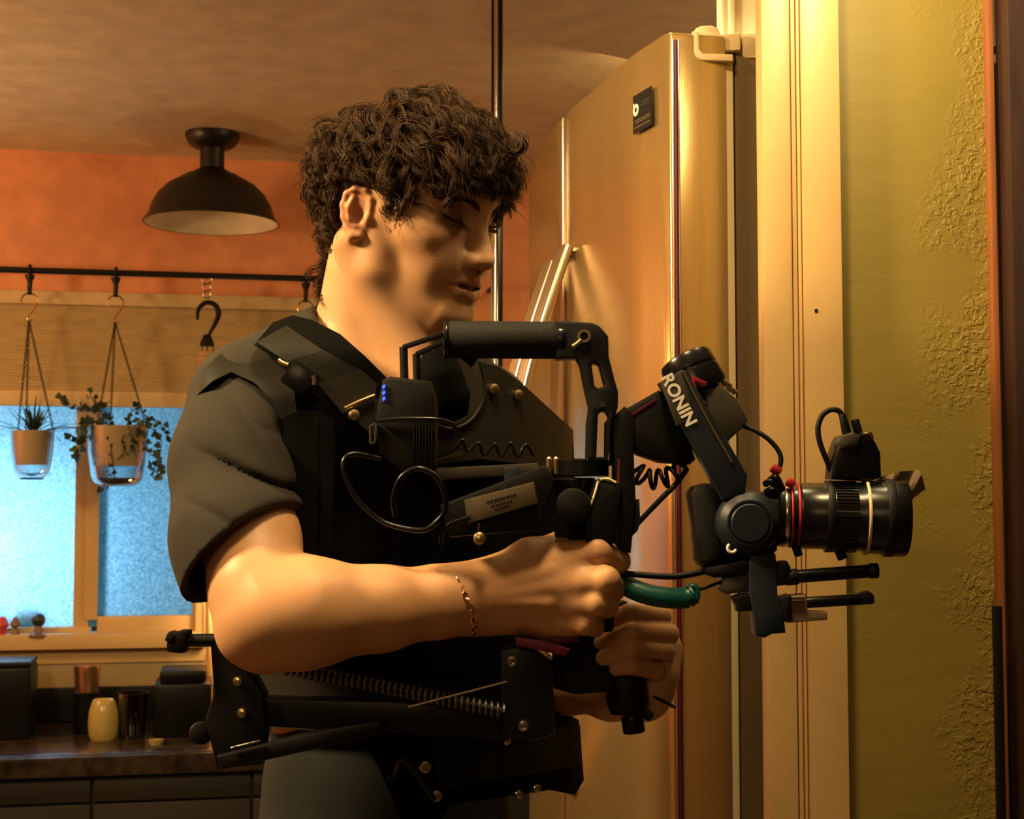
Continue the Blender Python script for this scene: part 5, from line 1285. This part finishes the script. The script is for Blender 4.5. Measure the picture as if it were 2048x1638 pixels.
# lower handles: upper grip in the right hand, lower grip in the left
cyl('upper_grip', at(1206, 1095, GB + .026), at(1196, 1262, GB + .026), .0150, M['rubber'], gm, bev=.003)
cyl('lower_grip', at(1222, 1205, 1.517), at(1262, 1418, 1.517), .0165, M['rubber'], gm, bev=.004)
lathe('grip_flare', [(0, 0), (.018, 0), (.021, .010), (.0205, .034), (.017, .040), (0, .04)], at(1258, 1424, 1.508), M['black'], gm, axis=(-.12, 0, 1))
cyl('grip_foot', at(1264, 1430, 1.508), at(1269, 1466, 1.508), .0112, M['black_gloss'], gm, bev=.002)
cyl('foot_knob', at(1284, 1420, 1.504), at(1304, 1436, 1.500), .0052, M['black'], gm, bev=.002)
prism('grip_bridge', [(1105, 1290), (1160, 1268), (1200, 1262), (1222, 1270), (1232, 1330), (1226, 1384), (1150, 1390), (1108, 1378)], 1.485, 1.525, M['black_metal'], gm, .003)
# roll arm: from the post up and back to the roll motor
prism('roll_arm', [(1222, 840), (1236, 824), (1262, 812), (1318, 780), (1350, 800), (1392, 918), (1382, 928), (1322, 924), (1276, 908), (1262, 888), (1250, 930), (1222, 930)], GB + .000, GB + .040, M['black'], gm, .004)
prism('red_stripe', [(1264, 826), (1312, 796), (1314, 801), (1266, 832)], GB - .0012, GB + .003, M['magenta'], gm, .0003)
a0 = at(1368, 716, GB + .050); a1 = at(1412, 800, GB + .040)
dA = (a1 - a0).normalized()
lathe('roll_motor', [(0, 0), (.022, 0), (.0260, .002), (.0275, .006), (.0275, .016), (.0262, .017), (.0262, .019), (.0280, .020), (.0285, .036), (.026, .042), (0, .044)], a0, M['black_gloss'], gm, axis=dA)
lathe('motor_cap', [(0, -.003), (.010, -.0025), (.013, 0), (0, .001)], a0, M['grey_plate'], gm, axis=dA)
prism('motor_bracket', [(1408, 778), (1440, 770), (1478, 800), (1497, 838), (1490, 852), (1452, 886), (1420, 850)], GB + .02, GB + .055, M['grey_plate'], gm, .003)
for x, y in ((1446, 762), (1456, 774)): cyl('bracket_pin', at(x, y, GB + .03), at(x + 16, y + 12, GB + .03), .003, M['chrome'], gm, segs=10)
# the slanted arm with lettering
YA = GB - .018
prism('slant_arm', [(1319, 765), (1364, 739), (1372, 741), (1496, 950), (1490, 990), (1446, 1000)], YA, YA + .026, M['navy'], gm, .0025)
prism('lettered_face', [(1321, 767), (1363, 742), (1392, 838), (1391, 834), (1352, 851)][:3] + [(1353, 852)], YA - .0012, YA + .001, M['grey_plate'], gm, .0005)  # lighter plate puts the sheen on the arm's upper part into the colour
tube('arm_edge', [at(1365, 741, YA - .001), at(1395, 800, YA - .001), at(1425, 856, YA - .001), at(1465, 925, YA - .001)], .0011, M['brass'], gm, 6)
pR = at(1357, 800, YA - .0016); e0 = at(1336, 762, YA); e1_ = at(1380, 846, YA); tx = (e1_ - e0).normalized(); ty = Vector((-tx.z, 0, tx.x)); ty = ty if ty.x > 0 else -ty
mt_ = Matrix(((tx.x, ty.x, 0, pR.x), (0, 0, -1, pR.y), (tx.z, ty.z, 0, pR.z), (0, 0, 0, 1)))
text_mesh('lettering', 'RONIN', .0165, mt_, M['white'], gm, .0003, .0005)
prism('red_chevron', [(1381, 750), (1414, 764), (1413, 770), (1390, 762), (1394, 778), (1388, 776)], YA + .004, YA + .028, M['red'], gm, .0005)
# tilt motor
c = at(1500, 1046, YA - .004)
lathe('tilt_motor', [(0, 0), (.019, 0), (.0195, .0012), (.0215, .0012), (.0225, -.0005), (.027, -.003), (.0305, -.010), (.0310, -.034), (0, -.036)], c, M['navy'], gm, axis=(0, -1, 0), segs=48)
lathe('motor_face', [(0, .0026), (.017, .0024), (.0182, .001), (.0182, -.001), (0, -.001)], c, M['navy'], gm, axis=(0, -1, 0), segs=48)
cw = at(1464, 1096, YA - .006); bm = bmesh.new()
add_tube(bm, [cw + Vector((math.cos(a), 0, math.sin(a))) * .0040 for a in np.linspace(2.2, 6.0, 14)], .0017, 6); bm_obj('white_mark', bm, M['white'], gm)
prism('tilt_plate', [(1500, 1110), (1552, 1108), (1556, 1195), (1566, 1200), (1568, 1232), (1572, 1266), (1545, 1268), (1530, 1276), (1512, 1272), (1508, 1232), (1500, 1190)], YA + .004, YA + .030, M['navy'], gm, .002)
prism('clamp_block', [(1466, 1196), (1478, 1190), (1502, 1188), (1504, 1222), (1476, 1224), (1474, 1212)], YA + .008, YA + .030, M['black'], gm, .002)
prism('clamp_block', [(1552, 1125), (1575, 1122), (1582, 1135), (1576, 1170), (1556, 1172)], YA + .006, YA + .034, M['black'], gm, .002)
prism('clamp_block', [(1574, 1192), (1612, 1188), (1616, 1222), (1655, 1224), (1655, 1240), (1576, 1246)], YA + .010, YA + .030, M['cardboard'], gm, .001)
prism('clamp_block', [(1560, 1196), (1582, 1190), (1584, 1240), (1570, 1244)], YA + .004, YA + .034, M['black'], gm, .002)
cyl('clamp_screw', at(1582, 1197, YA + .008), at(1608, 1196, YA + .008), .0030, M['chrome'], gm, segs=12)
for n_, a, b, r in (('support_rod', (1566, 1155), (1753, 1141), .0064), ('support_rod', (1612, 1205), (1745, 1197), .0054)):
    cyl(n_, at(*a, YA + .014), at(*b, YA + .018), r, M['black_gloss'], gm, bev=.0012)
cyl('rod_collar', at(1572, 1155, YA + .014), at(1596, 1153, YA + .014), .0078, M['black'], gm, bev=.001); cyl('rod_cap', at(1738, 1142, YA + .018), at(1756, 1141, YA + .018), .0072, M['black'], gm, bev=.001)
prism('rod_tip', [(1722, 1186), (1738, 1182), (1748, 1190), (1750, 1206), (1722, 1210)], YA + .012, YA + .026, M['black'], gm, .001)

# ================================================================== CAMERA ON THE GIMBAL
cm = thing('cinema_camera', 'black cinema camera with long lens balanced on the gimbal', 'camera', at(1470, 1150, YA + .05))
prism('camera_body', [(1384, 985), (1392, 974), (1420, 966), (1448, 976), (1540, 984), (1556, 1000), (1556, 1100), (1540, 1118), (1450, 1126), (1408, 1134), (1398, 1120), (1392, 1040)], YA + .024, YA + .085, M['black'], cm, .005)
prism('camera_grip', [(1383, 990), (1392, 972), (1412, 966), (1436, 976), (1446, 1000), (1444, 1100), (1436, 1122), (1410, 1132), (1400, 1120), (1392, 1040)], YA + .012, YA + .060, M['rubber'], cm, .005)
prism('base_plate', [(1410, 1136), (1500, 1120), (1504, 1146), (1430, 1156), (1412, 1150)], YA + .010, YA + .060, M['black'], cm, .003)
prism('quick_release', [(1446, 1156), (1500, 1150), (1502, 1184), (1452, 1188), (1442, 1178)], YA + .012, YA + .050, M['grey_plate'], cm, .002)
LY = YA + .036; l0 = at(1536, 1030, LY); l1 = at(1812, 1036, LY - .010); dl = (l1 - l0).normalized(); Lg = (l1 - l0).length
def lz(px): return (px - 1536) / (1812 - 1536) * Lg
lathe('lens_barrel', [(0, 0), (.0265, 0), (.0265, lz(1552)), (.0300, lz(1556)), (.0300, lz(1596)), (.0318, lz(1600)), (.0318, lz(1646)), (.0330, lz(1650)), (.0330, lz(1720)), (.0350, lz(1728)), (.0352, lz(1760)), (.0372, lz(1772)), (.0372, lz(1806)), (.0355, Lg), (.0325, Lg), (.031, lz(1790)), (0, lz(1786))], l0, M['black_gloss'], cm, axis=dl, segs=56)
for px_, w_, r, m_, nm in ((1566, 8, .0308, 'chrome', 'lens_ring'), (1578, 4, .0312, 'red', 'lens_ring'), (1592, 5, .0316, 'red', 'lens_ring'), (1650, 14, .0345, 'black', 'focus_gear'), (1728, 6, .0362, 'gasket', 'lens_ring'), (1766, 18, .0376, 'black', 'hood_ring')):
    a = lz(px_); b = lz(px_ + w_); lathe(nm, [(r - .004, a), (r - .0003, a), (r, a + .0005), (r, b - .0005), (r - .0003, b), (r - .004, b)], l0, M[m_], cm, axis=dl, segs=56)
bm = bmesh.new(); ul, vl = frame_from(dl)
for i in range(60):
    a = i * 2 * math.pi / 60; d = ul * math.cos(a) + vl * math.sin(a); rot = Matrix((dl, d, dl.cross(d))).transposed()
    add_box(bm, l0 + dl * lz(1688) + d * .0335, (lz(1536 + 44), .0018, .0016), rot)
bm_obj('grip_knurl', bm, M['black_gloss'], cm)
cyl('lens_foot', at(1590, 1090, LY - .010), at(1598, 1112, LY - .010), .004, M['black'], cm, segs=10); cyl('lens_foot', at(1676, 1094, LY - .010), at(1686, 1118, LY - .010), .005, M['black'], cm, segs=10)
# cable bundle above the mount
for i, (p, q) in enumerate((((1530, 968), (1556, 980)), ((1540, 960), (1566, 984)), ((1532, 984), (1560, 992)))):
    tube('connector', [at(*p, YA + .02), at((p[0] + q[0]) / 2, p[1] - 4, YA + .014), at(*q, YA + .02)], .0035, M['black_gloss'], cm, 8)
for p, q in (((1544, 934), (1560, 946)), ((1574, 962), (1588, 970))): cyl('red_plug', at(*p, YA + .016), at(*q, YA + .016), .0046, M['red'], cm, segs=14, bev=.001)

fm = thing('focus_motor', 'small black focus motor with short antenna clamped above the lens', 'motor', at(1712, 962, LY))
prism('motor_case', [(1668, 912), (1674, 890), (1690, 868), (1738, 866), (1752, 884), (1762, 905), (1764, 955), (1740, 962), (1664, 958)], LY - .022, LY + .014, M['black_gloss'], fm, .003)
prism('motor_top', [(1676, 884), (1682, 872), (1706, 864), (1722, 872), (1716, 892), (1680, 898)], LY - .026, LY + .010, M['grey_plate'], fm, .003)
cyl('dial', at(1728, 866, LY - .01), at(1734, 884, LY - .01), .0075, M['chrome'], fm, bev=.002)
cyl('antenna', at(1718, 870, LY - .004), at(1709, 838, LY - .004), .0042, M['black'], fm, bev=.002)
cyl('cable_plug', at(1694, 868, LY - .008), at(1684, 828, LY - .008), .0046, M['black'], fm, r1=.0034, bev=.001)
tube('power_cable', [at(1684, 830, LY - .008), at(1676, 821, LY - .008), at(1660, 820, LY - .008), at(1644, 832, LY - .008), at(1636, 856, LY - .008), at(1640, 886, LY - .008), at(1654, 922, LY - .008), at(1668, 956, LY - .006)], .0027, M['black'], fm)
fl = thing('lens_flag', 'crumpled brown card flag taped over the front of the lens', 'card', at(1790, 960, LY))
def flag_pt(px, py):
    t = (px - 1738) / 110.0; return at(px, py, LY - .026 + .030 * t + .004 * math.sin(px * .13 + py * .09))
shell('card_sheet', [(1738, 970), (1766, 952), (1800, 943), (1838, 940), (1846, 958), (1851, 978), (1830, 994), (1815, 1008), (1806, 980), (1784, 962), (1768, 976), (1752, 972)], flag_pt, .0015, M['cardboard'], fl, 9)

# loose cables between gimbal, grip and camera
def helix(pts, R_, turns, n=10):
    P = catmull(pts, 14); out = []; N_ = len(P); L_ = [0]
    for a, b in zip(P, P[1:]): L_.append(L_[-1] + (b - a).length)
    m_ = turns * n
    for i in range(m_ + 1):
        s = L_[-1] * i / m_; j = max(k for k in range(N_) if L_[k] <= s + 1e-12); j = min(j, N_ - 2); f = (s - L_[j]) / max(1e-9, L_[j + 1] - L_[j])
        p = P[j].lerp(P[j + 1], f); u, v = frame_from(P[j + 1] - P[j]); a = 2 * math.pi * i / n; out.append(p + (u * math.cos(a) + v * math.sin(a)) * R_)
    return out
tc = thing('spiral_cable', 'teal spiral-wrapped cable coming out from under the right hand', 'cable', at(1300, 1200, 1.45))
cp_ = [at(1236, 1158, 1.455), at(1262, 1176, 1.445), at(1300, 1190, 1.435), at(1340, 1196, 1.43), at(1372, 1196, 1.43), at(1386, 1188, 1.43)]
bm = bmesh.new(); add_tube(bm, helix(cp_, .0080, 30, 12), .0024, 6); bm_obj('wrap', bm, M['teal'], tc); tube('inner_core', cp_, .0078, M['teal'], tc, 12)
tube('end_ring', [at(1386 + 9 * math.cos(a), 1188 + 16 * math.sin(a), 1.427) for a in np.linspace(0, 6.28, 16)], .0030, M['teal'], tc, 8, 0)
tube('tail_wire', [at(1386, 1180, 1.43), at(1410, 1176, 1.432), at(1436, 1166, 1.434), at(1456, 1160, 1.436)], .0016, M['black_gloss'], tc)
cable('cable', 'straight black power cable from the right fist to the camera base', [(1215, 1142, 1.45), (1250, 1147, 1.44), (1300, 1151, 1.432), (1345, 1153, 1.43), (1385, 1148, 1.43), (1424, 1138, 1.435)], .0031, M['black'])
cable('cable', 'thin black cable slanting from the gimbal post to the roll arm', [(1262, 1064, 1.44), (1280, 1042, 1.438), (1320, 1000, 1.437), (1352, 968, 1.44), (1374, 938, 1.45)], .0026, M['black'])
cable('cable', 'thin black cable arching from the roll motor down to the lens mount', [(1476, 850, 1.46), (1504, 858, 1.455), (1534, 876, 1.45), (1556, 900, 1.448), (1562, 920, 1.446), (1556, 940, 1.444), (1540, 962, 1.44)], .0024, M['black'])
hc_ = helix([at(1262, 932, 1.445), at(1290, 956, 1.443), at(1320, 958, 1.442), at(1345, 950, 1.442), at(1366, 938, 1.445)], .0085, 5, 16)
bm = bmesh.new(); add_tube(bm, hc_, .0022, 8); tag(bm_obj('coiled_cable', bm, M['black']), 'loose black coiled cable hanging under the roll arm', 'cable')
# bracelets
br = thing('chain_bracelet', 'rose gold chain bracelet round the right wrist', 'bracelet', at(915, 1190, 1.44))
wc = at(918, 1199, 1.4345); wax = (at(950, 1194, 1.44) - at(880, 1203, 1.43)).normalized(); wu, wv = frame_from(wax)
wax2 = (wax + Vector((0, 0, .28))).normalized(); wu, wv = frame_from(wax2)
NLk = 34
for i in range(NLk):
    a = 2 * math.pi * i / NLk; c = wc + (wu * math.cos(a) + wv * math.sin(a)) * .0335 - Vector((0, 0, .001)); tdir = (-wu * math.sin(a) + wv * math.cos(a)); sd = wax2 if i % 2 else (wu * math.cos(a) + wv * math.sin(a))
    bm = bmesh.new(); add_tube(bm, [c + tdir * math.cos(t) * .0048 + sd * math.sin(t) * .0022 for t in [k * math.pi / 5 for k in range(11)]], .0009, 5, False); bm_obj('chain_link', bm, M['gold'], br)
cb_ = thing('cord_bracelet', 'thin dark cord bracelet on the left wrist', 'bracelet', at(1300, 1395, 1.54))
cc = at(1300, 1372, 1.542); cax = (at(1322, 1300, 1.55) - at(1285, 1385, 1.545)).normalized(); cu_, cv_ = frame_from(cax)
bm = bmesh.new(); add_tube(bm, [cc + (cu_ * math.cos(a) + cv_ * math.sin(a)) * .0275 + Vector((0, 0, -.01)) for a in [k * math.pi / 14 for k in range(29)]], .0016, 6, False); bm_obj('cord', bm, M['black'], cb_)
